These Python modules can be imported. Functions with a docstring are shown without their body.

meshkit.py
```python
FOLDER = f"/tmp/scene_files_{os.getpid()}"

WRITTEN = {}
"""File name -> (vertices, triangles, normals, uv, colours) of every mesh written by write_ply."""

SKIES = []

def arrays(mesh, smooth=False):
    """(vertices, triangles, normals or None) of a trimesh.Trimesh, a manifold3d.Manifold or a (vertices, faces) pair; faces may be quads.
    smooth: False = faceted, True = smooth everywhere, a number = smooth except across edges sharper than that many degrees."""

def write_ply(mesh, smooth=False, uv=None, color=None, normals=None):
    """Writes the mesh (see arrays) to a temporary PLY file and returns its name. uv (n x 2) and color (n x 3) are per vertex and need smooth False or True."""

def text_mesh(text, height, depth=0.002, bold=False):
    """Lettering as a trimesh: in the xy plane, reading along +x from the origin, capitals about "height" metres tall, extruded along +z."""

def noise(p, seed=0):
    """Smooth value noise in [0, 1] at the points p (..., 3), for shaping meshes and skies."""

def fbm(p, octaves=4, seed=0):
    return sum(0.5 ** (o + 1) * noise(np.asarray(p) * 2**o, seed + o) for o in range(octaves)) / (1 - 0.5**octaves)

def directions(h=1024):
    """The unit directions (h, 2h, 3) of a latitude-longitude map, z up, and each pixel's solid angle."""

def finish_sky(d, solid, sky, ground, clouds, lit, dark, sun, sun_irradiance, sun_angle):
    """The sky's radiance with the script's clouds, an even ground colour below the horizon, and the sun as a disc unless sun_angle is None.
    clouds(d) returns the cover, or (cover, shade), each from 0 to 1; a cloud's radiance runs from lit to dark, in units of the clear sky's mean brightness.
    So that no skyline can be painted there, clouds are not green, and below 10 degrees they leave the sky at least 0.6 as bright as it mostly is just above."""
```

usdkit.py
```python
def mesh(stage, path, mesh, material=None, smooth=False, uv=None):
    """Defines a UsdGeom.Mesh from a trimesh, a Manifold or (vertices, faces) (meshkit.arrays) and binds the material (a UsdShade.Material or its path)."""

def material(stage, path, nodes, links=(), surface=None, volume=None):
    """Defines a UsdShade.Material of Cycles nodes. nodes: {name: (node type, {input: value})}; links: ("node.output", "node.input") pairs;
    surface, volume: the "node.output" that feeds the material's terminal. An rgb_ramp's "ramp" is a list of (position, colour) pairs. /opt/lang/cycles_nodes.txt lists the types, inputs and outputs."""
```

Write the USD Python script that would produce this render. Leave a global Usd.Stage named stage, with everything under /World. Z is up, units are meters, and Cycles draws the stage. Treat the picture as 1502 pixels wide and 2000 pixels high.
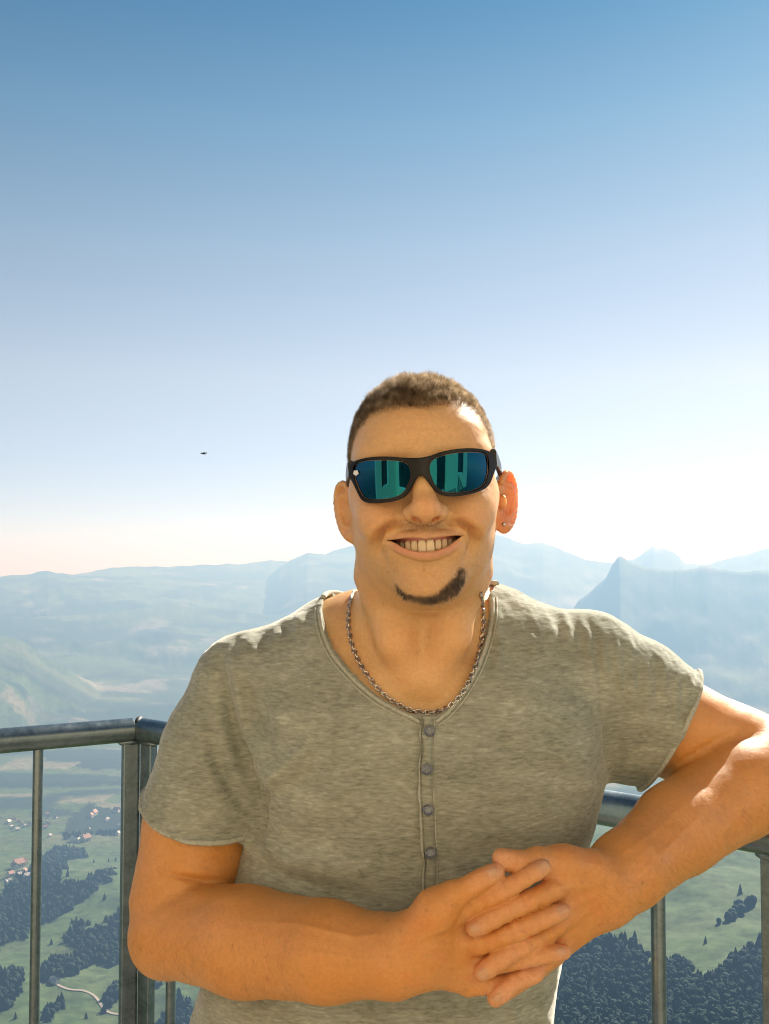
import math
import re
import numpy as np
import trimesh
import usdkit
import meshkit
from meshkit import noise, fbm
from scipy.spatial import cKDTree
from pxr import Gf, Sdf, Usd, UsdGeom, UsdLux, UsdShade, Vt

stage = Usd.Stage.CreateInMemory()
UsdGeom.SetStageUpAxis(stage, UsdGeom.Tokens.z)
UsdGeom.SetStageMetersPerUnit(stage, 1.0)
UsdGeom.Xform.Define(stage, '/World')
UsdGeom.Scope.Define(stage, '/World/Looks')

# ---------------------------------------------------------------- camera, sky, sun, exposure
W, H, F = 1502.0, 2000.0, 2100.0            # picture size and focal length, all in picture points
EYE, PITCH = 1.43, math.atan(100.0 / 2100.0)
EXPOSURE = 1.55
SUN = np.array([0.475, 0.70, 0.645]); SUN /= np.linalg.norm(SUN)      # direction towards the sun
SUN_I, SKY_I = 1.25, 0.05

cam = UsdGeom.Camera.Define(stage, '/World/camera')
cam.CreateHorizontalApertureAttr(24.0)
cam.CreateVerticalApertureAttr(24.0 * H / W)
cam.CreateFocalLengthAttr(24.0 * F / W)
cam.CreateClippingRangeAttr(Gf.Vec2f(0.05, 200000.0))
cam.AddTranslateOp().Set(Gf.Vec3d(0, 0, EYE))
cam.AddRotateXOp().Set(90.0 + math.degrees(PITCH))
cam.CreateExposureAttr(EXPOSURE)

dome = UsdLux.DomeLight.Define(stage, '/World/sky')
dome.GetPrim().SetCustomDataByKey('kind', 'structure')
dome.GetPrim().SetCustomDataByKey('label', 'clear blue sky fading to white above the mountains')
dome.GetPrim().SetCustomDataByKey('category', 'sky')
sky_mat = usdkit.material(stage, '/World/Looks/sky_look', {
    'sky': ('sky_texture', dict(sky_type='single_scattering', sun_disc=False, sun_elevation=math.asin(SUN[2]),
                                sun_rotation=math.atan2(SUN[0], SUN[1]), altitude=2000.0, air_density=0.5, aerosol_density=0.5, ozone_density=3.0)),
    'tc': ('texture_coordinate', {}), 'xyz': ('separate_xyz', {}),
    'el': ('rgb_ramp', {'ramp': [(0, (1.28, .95, .75)), (.06, (1.56, 1.11, .83)), (.17, (2.35, 1.58, 1.0)), (.28, (2.0, 1.58, 1.04)), (.38, (1.22, 1.38, 1.04)), (.47, (.52, 1.02, .95)), (1, (.42, .93, .94))]}),
    'film': ('mix_color', dict(blend_type='multiply', fac=1.0, use_clamp=False)),
    'bg': ('background_shader', dict(strength=SKY_I))},
    [('tc.generated', 'xyz.vector'), ('xyz.z', 'el.fac'), ('el.color', 'film.b'), ('sky.color', 'film.a'), ('film.result', 'bg.color')], surface='bg.background')
UsdShade.MaterialBindingAPI.Apply(dome.GetPrim()).Bind(sky_mat)

sun = UsdLux.DistantLight.Define(stage, '/World/sun')
sun.CreateIntensityAttr(SUN_I)
sun.CreateNormalizeAttr(True)
sun.CreateAngleAttr(0.5)
sun.CreateColorAttr(Gf.Vec3f(1.0, 0.95, 0.86))
sun.AddRotateZOp().Set(math.degrees(math.atan2(SUN[0], -SUN[1])))
sun.AddRotateXOp().Set(math.degrees(math.acos(SUN[2])))

# ---------------------------------------------------------------- helpers
C_R = np.array([1.0, 0, 0]); C_F = np.array([0, math.cos(PITCH), math.sin(PITCH)]); C_U = np.array([0, -math.sin(PITCH), math.cos(PITCH)])
CAM = np.array([0, 0, EYE])

def P(u, v, d):
    """The point of the place seen at picture point (u, v), d metres ahead of the camera."""
    u, v, d = np.broadcast_arrays(*map(lambda q: np.asarray(q, float), (u, v, d)))
    return CAM + ((u - W / 2) / F * d)[..., None] * C_R + ((H / 2 - v) / F * d)[..., None] * C_U + d[..., None] * C_F

def onz(u, v, z):
    """The same at height z."""
    r = P(u, v, 1.0) - CAM
    return CAM + r * ((z - EYE) / r[2])

def uvd(p):
    q = np.asarray(p) - CAM
    d = q @ C_F
    return W / 2 + F * (q @ C_R) / d, H / 2 - F * (q @ C_U) / d, d

used = {}
def path_for(name, parent=None):
    base = (str(parent.GetPath()) if parent is not None else '/World') + '/' + name
    k = used.get(base, 0); used[base] = k + 1
    return base if k == 0 else f'{base}_{k:03d}'

def tag(p, label=None, cat=None, group=None, kind=None):
    p = p.GetPrim() if hasattr(p, 'GetPrim') else p
    for k, x in (('label', label), ('category', cat), ('group', group), ('kind', kind)):
        if x:
            p.SetCustomDataByKey(k, x)
    return p

def obj(name, m, mat, parent=None, smooth=30, label=None, cat=None, group=None, kind=None, attrs=None, origin=None):
    """One Mesh prim under parent or under /World; attrs: {name: per-vertex array} (smooth True or False only)."""
    path = path_for(name, parent)
    g = usdkit.mesh(stage, path, m, mat, smooth=smooth)
    for k, a in (attrs or {}).items():
        a = np.asarray(a, np.float32)
        if a.ndim == 1:
            UsdGeom.PrimvarsAPI(g).CreatePrimvar(k, Sdf.ValueTypeNames.FloatArray, 'vertex').Set(Vt.FloatArray.FromNumpy(a))
        else:
            UsdGeom.PrimvarsAPI(g).CreatePrimvar(k, Sdf.ValueTypeNames.Color3fArray, 'vertex').Set(Vt.Vec3fArray.FromNumpy(a))
    return tag(g, label, cat, group, kind)

def thing(name, label, cat, loc=(0, 0, 0), rotz=0.0, group=None, scale=None):
    x = UsdGeom.Xform.Define(stage, path_for(name))
    x.AddTranslateOp().Set(Gf.Vec3d(*map(float, loc)))
    if rotz: x.AddRotateZOp().Set(math.degrees(rotz))
    if scale is not None: x.AddScaleOp().Set(Gf.Vec3f(*map(float, np.broadcast_to(scale, 3))))
    return tag(x, label, cat, group)

def dup(proto, label, cat, loc, rotz=0.0, group=None, scale=None, name=None):
    x = UsdGeom.Xform.Define(stage, path_for(name or re.sub(r'_\d{3}$', '', proto.GetName())))
    x.GetPrim().GetReferences().AddInternalReference(proto.GetPath())
    x.GetPrim().SetInstanceable(True)
    x.ClearXformOpOrder()
    for op, val in (('xformOp:translate', Gf.Vec3d(*map(float, loc))), ('xformOp:rotateZ', math.degrees(rotz)), ('xformOp:scale', Gf.Vec3f(*map(float, np.broadcast_to(1.0 if scale is None else scale, 3))))):
        t = {'xformOp:translate': Sdf.ValueTypeNames.Double3, 'xformOp:rotateZ': Sdf.ValueTypeNames.Float, 'xformOp:scale': Sdf.ValueTypeNames.Float3}[op]
        x.GetPrim().CreateAttribute(op, t).Set(val)
    x.GetXformOpOrderAttr().Set(Vt.TokenArray(['xformOp:translate', 'xformOp:rotateZ', 'xformOp:scale']))
    return tag(x, label, cat, group)

def cat_(ms):
    ms = [m for m in ms if m is not None]
    v, f, o = [], [], 0
    for m in ms:
        a, b, _ = meshkit.arrays(m, False)
        v.append(a); f.append(b + o); o += len(a)
    return trimesh.Trimesh(np.vstack(v), np.vstack(f), process=False)

def unit(a):
    a = np.asarray(a, float)
    return a / np.maximum(np.linalg.norm(a, axis=-1, keepdims=True), 1e-12)

def tube(pts, r, n=12, closed=False, caps=True):
    """A round tube along pts with radius r (number or one per point)."""
    pts = np.asarray(pts, float); m = len(pts)
    r = np.broadcast_to(np.asarray(r, float), (m,))
    t = unit(np.roll(pts, -1, 0) - np.roll(pts, 1, 0)) if closed else unit(np.gradient(pts, axis=0))
    a = np.array([0, 0, 1.0]) if abs(t[0][2]) < 0.9 else np.array([1.0, 0, 0])
    fr = []
    nrm = unit(np.cross(t[0], a))
    for k in range(m):
        nrm = unit(nrm - t[k] * (nrm @ t[k])); fr.append((nrm, np.cross(t[k], nrm)))
    ang = np.arange(n) / n * 2 * math.pi
    v = np.vstack([pts[k] + r[k] * (np.cos(ang)[:, None] * fr[k][0] + np.sin(ang)[:, None] * fr[k][1]) for k in range(m)])
    f = []
    for k in range(m if closed else m - 1):
        a0, b0 = k * n, ((k + 1) % m) * n
        for j in range(n):
            f.append((a0 + j, a0 + (j + 1) % n, b0 + (j + 1) % n, b0 + j))
    f = np.array(f)
    f = np.vstack([f[:, [0, 2, 1]], f[:, [0, 3, 2]]])[:, ::-1]
    if caps and not closed:
        v = np.vstack([v, pts[:1], pts[-1:]]); c0, c1 = len(v) - 2, len(v) - 1
        e = []
        for j in range(n):
            e.append((c0, (j + 1) % n, j)); e.append((c1, (m - 1) * n + j, (m - 1) * n + (j + 1) % n))
        f = np.vstack([f, np.array(e)])
    mm = trimesh.Trimesh(v, f, process=False)
    if caps and not closed and mm.volume < 0: mm.invert()
    return mm

def box(lo, hi, bevel=0.0):
    lo, hi = np.asarray(lo, float), np.asarray(hi, float)
    if bevel <= 0:
        b = trimesh.creation.box(extents=hi - lo); b.apply_translation((lo + hi) / 2); return b
    pts = []
    for s in np.ndindex(2, 2, 2):
        c = np.where(np.array(s) == 0, lo, hi); i = np.where(np.array(s) == 0, 1, -1)
        for k in range(3):
            q = c + i * bevel; q[k] = c[k]; pts.append(q)
    return trimesh.convex.convex_hull(np.array(pts))

def spline(pts, n):
    from scipy.interpolate import CubicSpline
    pts = np.asarray(pts, float)
    t = np.concatenate([[0], np.cumsum(np.linalg.norm(np.diff(pts, axis=0), axis=1) ** 0.5)])
    return CubicSpline(t, pts)(np.linspace(0, t[-1], n))

def mat(name, nodes, links=(), surface='p.BSDF', volume=None):
    return usdkit.material(stage, '/World/Looks/' + name, nodes, links, surface=surface, volume=volume)

def plain(name, color, rough=0.6, metallic=0.0, vary=0.12, scale=40.0, bump=0.0, bscale=200.0, **kw):
    """A solid colour with slight uneven tone and fine relief."""
    c = np.array(color)
    nodes = {'g': ('texture_coordinate', {}), 'n': ('noise_texture', dict(scale=scale, detail=5.0, roughness=0.6)),
             'r': ('rgb_ramp', {'ramp': [(0.3, tuple(c * (1 - vary))), (0.7, tuple(np.minimum(c * (1 + vary), 0.95)))]}),
             'p': ('principled_bsdf', dict(roughness=rough, metallic=metallic, **kw))}
    links = [('g.object', 'n.vector'), ('n.fac', 'r.fac'), ('r.color', 'p.base_color')]
    if bump:
        nodes['nb'] = ('noise_texture', dict(scale=bscale, detail=4.0)); nodes['b'] = ('bump', dict(strength=bump, distance=0.002))
        links += [('g.object', 'nb.vector'), ('nb.fac', 'b.height'), ('b.normal', 'p.normal')]
    return mat(name, nodes, links)
# ================================================================ the land
def smoothstep(a, b, x):
    t = np.clip((x - a) / (b - a), 0, 1); return t * t * (3 - 2 * t)

def tan_down(v):          # picture row -> tangent of the angle above the level of the eye
    q = C_F[2] + (H / 2 - v) / F * C_U[2]
    w = C_F[1] + (H / 2 - v) / F * C_U[1]
    return q / w

RIDGES = [  # distance, front slope, back slope, crest in picture points, roughness
    (10500., .36, .5, [(880, 1420), (1000, 1330), (1080, 1240), (1128, 1174), (1150, 1156), (1183, 1127), (1197, 1098), (1208, 1084), (1216, 1087), (1236, 1101), (1262, 1110), (1300, 1113), (1345, 1110), (1380, 1107), (1410, 1112), (1460, 1116), (1502, 1114), (1700, 1130), (2000, 1240)], 1.0),
    (15500., .28, .5, [(560, 1260), (800, 1130), (930, 1118), (960, 1126), (1000, 1160), (1040, 1152), (1072, 1129), (1100, 1150), (1140, 1163), (1400, 1190)], .8),
    (16500., .25, .5, [(650, 1075), (800, 1040), (930, 1036), (985, 1049), (1020, 1062), (1060, 1060), (1100, 1076), (1150, 1095), (1200, 1101), (1240, 1090), (1275, 1066), (1310, 1077), (1340, 1101), (1390, 1101), (1440, 1086), (1480, 1076), (1502, 1071), (1700, 1085), (2200, 1120)], .7),
    (16000., .13, .4, [(-900, 1120), (-300, 1112), (0, 1123), (60, 1118), (95, 1112), (130, 1120), (180, 1123), (260, 1122), (350, 1126), (450, 1136), (520, 1131), (545, 1107), (570, 1091), (600, 1079), (640, 1083), (700, 1085), (800, 1100), (900, 1140), (1000, 1220)], .7),
    (18000., .2, .5, [(-900, 1100), (0, 1126), (150, 1119), (220, 1108), (300, 1106), (400, 1104), (480, 1100), (530, 1094), (600, 1100), (760, 1110)], .6),
    (9300., .17, .3, [(-900, 1130), (-300, 1190), (0, 1233), (50, 1246), (90, 1276), (140, 1302), (200, 1335), (300, 1392), (400, 1440)], .8),
    (12500., .15, .3, [(-600, 1215), (0, 1200), (200, 1195), (330, 1180), (420, 1185), (520, 1200), (640, 1190), (760, 1210), (900, 1260)], .9),
]
LEFT = np.array([(0, -1.5), (4, -1.7), (12, -9), (30, -22), (300, -190), (1000, -560), (1500, -742), (1900, -806), (2400, -860), (3000, -915), (3600, -990), (4300, -1080), (5000, -1112), (7500, -1122), (9000, -1040), (12000, -850), (16000, -620), (40000, -400)])
RIGHT = np.array([(0, -1.5), (4, -1.7), (12, -9), (30, -22), (300, -190), (700, -330), (1000, -428), (1400, -512), (1850, -545), (2250, -548), (2500, -590), (3200, -850), (4500, -1080), (7000, -1100), (9000, -1040), (12000, -850), (16000, -620), (40000, -400)])

def height(x, y):
    d = np.hypot(x, y) + 1e-6
    az = np.arctan2(x, y)
    u = W / 2 + F * np.tan(np.clip(az, -1.2, 1.2))
    w = smoothstep(800, 1120, u)
    z = np.interp(d, LEFT[:, 0], LEFT[:, 1]) * (1 - w) + np.interp(d, RIGHT[:, 0], RIGHT[:, 1]) * w
    p = np.stack([x, y, np.zeros_like(x)], -1)
    amp = smoothstep(300, 1400, d) * (1 - .8 * smoothstep(3900, 4700, d))
    gul = 1 - np.abs(2 * fbm(p / 620 + 3.7, 4, 5) - 1) * 1.6
    z = z + amp * ((fbm(p / 900, 5, 1) - .5) * 150 + (gul - .5) * 46 * (1 - .45 * w) + (fbm(p / 70, 4, 8) - .5) * 9)
    z = z + smoothstep(6000, 8000, d) * (fbm(p / 1500, 5, 2) - .5) * 240
    back = smoothstep(1.15, 1.5, np.abs(az))
    z = z * (1 - back) + back * np.minimum(z, -3 - .25 * d)
    z = np.array(np.maximum(z, -1290))
    for k, (dc, sf, sb, crest, rough) in enumerate(RIDGES):
        c = np.array(crest, float)
        zc = EYE + dc * np.interp(u, c[:, 0], tan_down(c[:, 1]))
        zc = np.where(u < c[0, 0], zc - (c[0, 0] - u) * dc / F * .5, np.where(u > c[-1, 0], zc - (u - c[-1, 0]) * dc / F * .5, zc))
        t = d - dc
        far = np.minimum(np.abs(t) / 1400., 1)
        m = zc - np.where(t < 0, -t * sf * (1 + .35 * np.clip(-t / 3000, 0, 1)), t * sb)
        s = np.nonzero(m + 20 + dc * .0025 * rough + 400 > z)[0]
        if not len(s): continue
        p_, far, a_ = p[s], far[s], az[s]
        q = p_ / (1100. if dc < 20000 else 1900.)
        rid = 1 - np.abs(2 * fbm(q + k * 9.1, 6, 30 + k) - 1) * 2
        off = (fbm(q * .6 + k, 3, 50 + k) - .5) * 900
        t_s = np.abs(t[s]); m = m[s] + (fbm(np.stack([a_ * 90, 0 * a_ + k, 0 * a_], -1), 5, 20 + k) - .5) * dc * .0046 * rough * np.exp(-t_s / 350) - (1 - rid) * 130 * rough * far + off * .30 * far + (fbm(p_ / 2300 + 4.4 * k, 5, 60 + k) - .5) * 560 * np.minimum(t_s / 1500, 1)
        z[s] = np.maximum(z[s], m)
    return z

def ground(u, v, lo=60.0, hi=39000.0):
    """Where the line of sight through (u, v) meets the land."""
    r = P(u, v, 1.0) - CAM
    t = np.exp(np.linspace(np.log(lo), np.log(hi), 420)) / np.hypot(r[0], r[1])
    q = CAM + t[:, None] * r
    below = q[:, 2] < height(q[:, 0], q[:, 1])
    k = int(np.argmax(below)) if below.any() else len(t) - 1
    a, b = t[max(k - 1, 0)], t[k]
    for _ in range(18):
        m = .5 * (a + b); s = CAM + m * r
        if s[2] < height(s[0:1], s[1:2])[0]: b = m
        else: a = m
    s = CAM + b * r
    s[2] = height(s[0:1], s[1:2])[0]
    return s

def z5(*pts): return [(x / 3.226, 1380 + y / 3.226) for x, y in pts]
def z8(*pts): return [(1050 + x / 3.323, 1480 + y / 3.323) for x, y in pts]
FORESTS = [
    z5((-60, 1220), (150, 1060), (260, 960), (380, 880), (520, 900), (560, 950), (420, 975), (385, 1100), (520, 1095), (720, 1035), (700, 1095), (560, 1190), (440, 1310), (300, 1370), (-60, 1570)),
    z5((400, 1480), (470, 1370), (600, 1390), (780, 1310), (960, 1480), (900, 1560), (740, 1605), (480, 1690), (250, 1745), (235, 1695), (350, 1580), (480, 1600), (470, 1520)),
    z5((-60, 1690), (120, 1668), (130, 1780), (60, 1850), (-60, 1950)),
    z5((280, 1955), (380, 1810), (392, 1890), (300, 1990)),
    z5((620, 1900), (740, 1750), (820, 1800), (740, 1870), (640, 1960)),
    z5((1030, 2010), (1060, 1880), (1150, 1780), (1230, 1900), (1200, 2030)),
    z5((940, 1640), (1010, 1700), (1000, 1790), (930, 1760)),
    z5((430, 710), (560, 610), (700, 640), (790, 640), (790, 800), (690, 830), (560, 800), (380, 850), (400, 780)),
    z5((480, 380), (560, 320), (800, 330), (800, 390), (600, 400)),
    z5((-40, 470), (300, 475), (800, 455), (800, 500), (-40, 515)),
    z8((120, 1340), (190, 1300), (420, 1170), (600, 1190), (720, 1290), (740, 1430), (810, 1310), (980, 1320), (1010, 1470), (1180, 1390), (1340, 1280), (1520, 1150), (1560, 1780), (-160, 1780)),
    z8((1150, 1085), (1190, 1040), (1380, 950), (1390, 975), (1210, 1060)),
    z8((640, 420), (760, 520), (620, 690), (470, 700), (500, 560)),
]
from shapely.geometry import Polygon
from shapely import contains_xy
FOREST_POLY = [Polygon(f).buffer(0) for f in FORESTS]

def in_forest(x, y, z, jit=True):
    u, v, d = uvd(np.stack([x, y, z], -1))
    p = np.stack([x, y, 0 * x], -1)
    s = np.clip(2500.0 / d, .15, 1.0)
    if jit:
        u = u + (noise(p / 45, 3) - .5) * 26 * s + (noise(p / 14, 5) - .5) * 10 * s; v = v + (noise(p / 45, 4) - .5) * 16 * s
    out = np.zeros(len(x), bool)
    for g in FOREST_POLY:
        a, b, c, e = g.bounds
        k = (u > a) & (u < c) & (v > b) & (v < e) & (d > 200)
        if k.any(): out[k] |= contains_xy(g, u[k], v[k])
    outside = (u < -40) | (u > 1530) | (v > 2015)
    out |= outside & (d < 4500) & (d > 500) & (fbm(p / 260, 3, 61) > .56)
    return out

# the land as one polar sheet, dense where it is looked at
azs = np.concatenate([np.linspace(-180, -40, 40)[:-1], np.linspace(-40, -21.5, 60)[:-1], np.linspace(-21.5, 21.5, 620), np.linspace(21.5, 40, 60)[1:], np.linspace(40, 180, 40)[1:]])
rad = np.concatenate([[0.0], np.exp(np.linspace(np.log(3), np.log(900), 60))[:-1], np.exp(np.linspace(np.log(900), np.log(8000), 300))[:-1], np.exp(np.linspace(np.log(8000), np.log(31000), 190))[:-1], np.linspace(31000, 40000, 6)])
A, R = np.meshgrid(np.radians(azs), rad, indexing='ij')
X, Y = R * np.sin(A), R * np.cos(A)
Z = height(X.ravel(), Y.ravel()).reshape(X.shape)
na, nr = X.shape
idx = np.arange(na * nr).reshape(na, nr)
q = np.stack([idx[:-1, :-1], idx[:-1, 1:], idx[1:, 1:], idx[1:, :-1]], -1).reshape(-1, 4)
q = q[:, ::-1]
V3 = np.stack([X, Y, Z], -1).reshape(-1, 3)
tri = np.vstack([q[:, [0, 1, 2]], q[:, [0, 2, 3]]])
tn = np.cross(V3[tri[:, 1]] - V3[tri[:, 0]], V3[tri[:, 2]] - V3[tri[:, 0]])
if tn[:, 2].sum() < 0: tri = tri[:, ::-1]
fz = np.zeros(len(V3)); cnt = np.zeros(len(V3)); nz = np.abs(tn[:, 2]) / (np.linalg.norm(tn, axis=1) + 1e-9)
for k in range(3): np.add.at(fz, tri[:, k], nz); np.add.at(cnt, tri[:, k], 1)
steep = 1 - fz / np.maximum(cnt, 1)
p0 = V3 * [1, 1, 0]
D3 = np.hypot(V3[:, 0], V3[:, 1])
# what grows where: meadow, wood, pale fields, rock (its own colour, not its light)
mead = np.array([.044, .074, .030]); mead2 = np.array([.060, .084, .040]); wood = np.array([.008, .018, .013]); field = np.array([.11, .11, .075]); rock = np.array([.22, .21, .20])
t1 = fbm(p0 / 160, 5, 71)[:, None]; t2 = fbm(p0 / 38, 4, 72)[:, None]
col = mead + (mead2 - mead) * np.clip((t1 - .35) * 2.2 + (t2 - .5) * .9, 0, 1)
isf = in_forest(V3[:, 0], V3[:, 1], V3[:, 2])
# far woods on the hills: patches
v3 = V3 * [1, 1, 2.6]; patch = fbm(v3 / 800, 6, 73); patch2 = fbm(v3 / 200, 4, 74)
farwood = (.55 + .45 * smoothstep(9000, 12000, D3)) * smoothstep(.42, .54, patch + (patch2 - .5) * .55) * smoothstep(6300, 8200, D3)
vf = smoothstep(4300, 4800, D3) * (1 - smoothstep(8200, 9300, D3))
cells = np.floor(np.stack([p0[:, 0] / 420 + .35 * noise(p0 / 900, 7), p0[:, 1] / 210], -1))
hsh = (np.sin(cells[:, 0] * 12.9898 + cells[:, 1] * 78.233) * 43758.5453) % 1
fcol = np.where(hsh[:, None] < .45, mead, np.where(hsh[:, None] < .78, field, mead2 * .9))
col = col * (1 - vf[:, None]) + fcol * vf[:, None]
strip = smoothstep(.57, .62, fbm(p0 * [.6, 1.6, 1] / 500, 4, 79))[:, None] * vf[:, None]
col = col * (1 - strip) + wood * 1.6 * strip
col = col * (1 - farwood[:, None]) + wood * 1.3 * farwood[:, None]
rk = .55 * smoothstep(.60, .72, fbm(V3 / [500, 500, 170], 6, 88)) * smoothstep(6500, 9000, D3)
col = col * (1 - rk[:, None]) + rock * rk[:, None]
col[isf] = wood * 1.15
m_land = mat('land_look', {
    'a': ('attribute', dict(attribute='cover')), 'g': ('geometry', {}), 'mp': ('mapping', dict(scale=(.02, .02, .02))),
    'n': ('noise_texture', dict(scale=1.6, detail=9.0, roughness=.65)), 'r': ('rgb_ramp', {'ramp': [(.3, (.45, .47, .48)), (.7, (1.45, 1.42, 1.34))]}),
    'm': ('mix_color', dict(blend_type='multiply', fac=1.0, use_clamp=False)), 'p': ('principled_bsdf', dict(roughness=.95, specular_ior_level=.1))},
    [('g.position', 'mp.vector'), ('mp.vector', 'n.vector'), ('n.fac', 'r.fac'), ('a.color', 'm.a'), ('r.color', 'm.b'), ('m.result', 'p.base_color')])
obj('terrain', trimesh.Trimesh(V3, tri, process=False), m_land, smooth=True, attrs={'cover': col}, kind='structure',
    label='green alpine slopes, valley floor and blue mountains', cat='terrain')

# ---------------------------------------------------------------- woods, lone spruces
def spruce_crown(seed, tiers=5, n=9):
    rg = np.random.default_rng(seed); ms = []
    for k in range(tiers):
        z0 = .10 + .80 * k / tiers; r0 = .21 * (1 - k / tiers) ** .8 + .025; hh = .9 / tiers * 1.75
        a = np.arange(2 * n) / (2 * n) * 2 * math.pi + rg.random()
        rr = r0 * np.where(np.arange(2 * n) % 2 == 0, 1.15, .62) * rg.uniform(.8, 1.2, 2 * n)
        v = np.vstack([np.stack([rr * np.cos(a), rr * np.sin(a), z0 - .05 * rr / r0 + rg.uniform(-.015, .015, 2 * n)], -1), [[0, 0, min(z0 + hh, 1.0)], [0, 0, z0 + .03]]])
        f = [(j, (j + 1) % (2 * n), 2 * n) for j in range(2 * n)] + [((j + 1) % (2 * n), j, 2 * n + 1) for j in range(2 * n)]
        ms.append(trimesh.Trimesh(v, f, process=False))
    return cat_(ms)
m_wood = mat('spruce_look', {'o': ('object_info', {}), 'r': ('rgb_ramp', {'ramp': [(0, (.008, .020, .016)), (.6, (.012, .030, .022)), (1, (.022, .040, .024))]}),
    'p': ('principled_bsdf', dict(roughness=.9, specular_ior_level=.15))}, [('o.random', 'r.fac'), ('r.color', 'p.base_color')])
m_bark = plain('bark_look', (.10, .075, .055), .95)
rg = np.random.default_rng(11)
cand = []
for (d0, d1, sp) in ((450, 1500, 5.2), (1500, 2600, 7.2), (2600, 4600, 11.0)):
    area = .5 * math.radians(46) * (d1 ** 2 - d0 ** 2)
    k = int(area / sp ** 2)
    a = np.radians(rg.uniform(-23, 23, k)); r = np.sqrt(rg.uniform(d0 ** 2, d1 ** 2, k))
    cand.append(np.stack([r * np.sin(a), r * np.cos(a)], -1))
cand = np.vstack(cand)
cz = height(cand[:, 0], cand[:, 1])
cu, cv, cd = uvd(np.stack([cand[:, 0], cand[:, 1], cz], -1))
keep = in_forest(cand[:, 0], cand[:, 1], cz) & (cu > -60) & (cu < 1560) & (cv < 2060)
pts = np.stack([cand[:, 0], cand[:, 1], cz - .6], -1)[keep]
wi = UsdGeom.PointInstancer.Define(stage, '/World/spruce_forest')
tag(wi, 'dark spruce woods in patches over the green slopes below', 'forest', kind='stuff')
for k in range(3):
    obj('spruce', spruce_crown(40 + k), m_wood, wi, smooth=False)
for k in range(2):
    r_ = trimesh.creation.icosphere(2); r_.vertices = r_.vertices * (1 + .55 * (fbm(r_.vertices * 2.6 + k * 7, 3, 140 + k) - .5))[:, None] * [.27, .27, .40] + [0, 0, .42]
    obj('beech', r_, m_wood, wi, smooth=False)
wi.CreatePrototypesRel().SetTargets(['/World/spruce_forest/' + n for n in ('spruce', 'spruce_001', 'spruce_002', 'beech', 'beech_001')])
wi.CreatePositionsAttr(Vt.Vec3fArray.FromNumpy(pts.astype(np.float32)))
wi.CreateProtoIndicesAttr(Vt.IntArray.FromNumpy(rg.choice(5, len(pts), p=[.2, .2, .2, .2, .2]).astype(np.int32)))
hs = rg.uniform(6, 12.5, len(pts)) * np.where(np.hypot(pts[:, 0], pts[:, 1]) > 1500, 1.6, 1.0); ws = hs * rg.uniform(.9, 1.5, len(pts))
wi.CreateScalesAttr(Vt.Vec3fArray.FromNumpy(np.stack([ws, ws, hs], -1).astype(np.float32)))
ya = rg.uniform(0, math.pi, len(pts))
wi.CreateOrientationsAttr(Vt.QuathArray([Gf.Quath(float(math.cos(t)), 0.0, 0.0, float(math.sin(t))) for t in ya]))
print('trees', len(pts))

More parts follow.
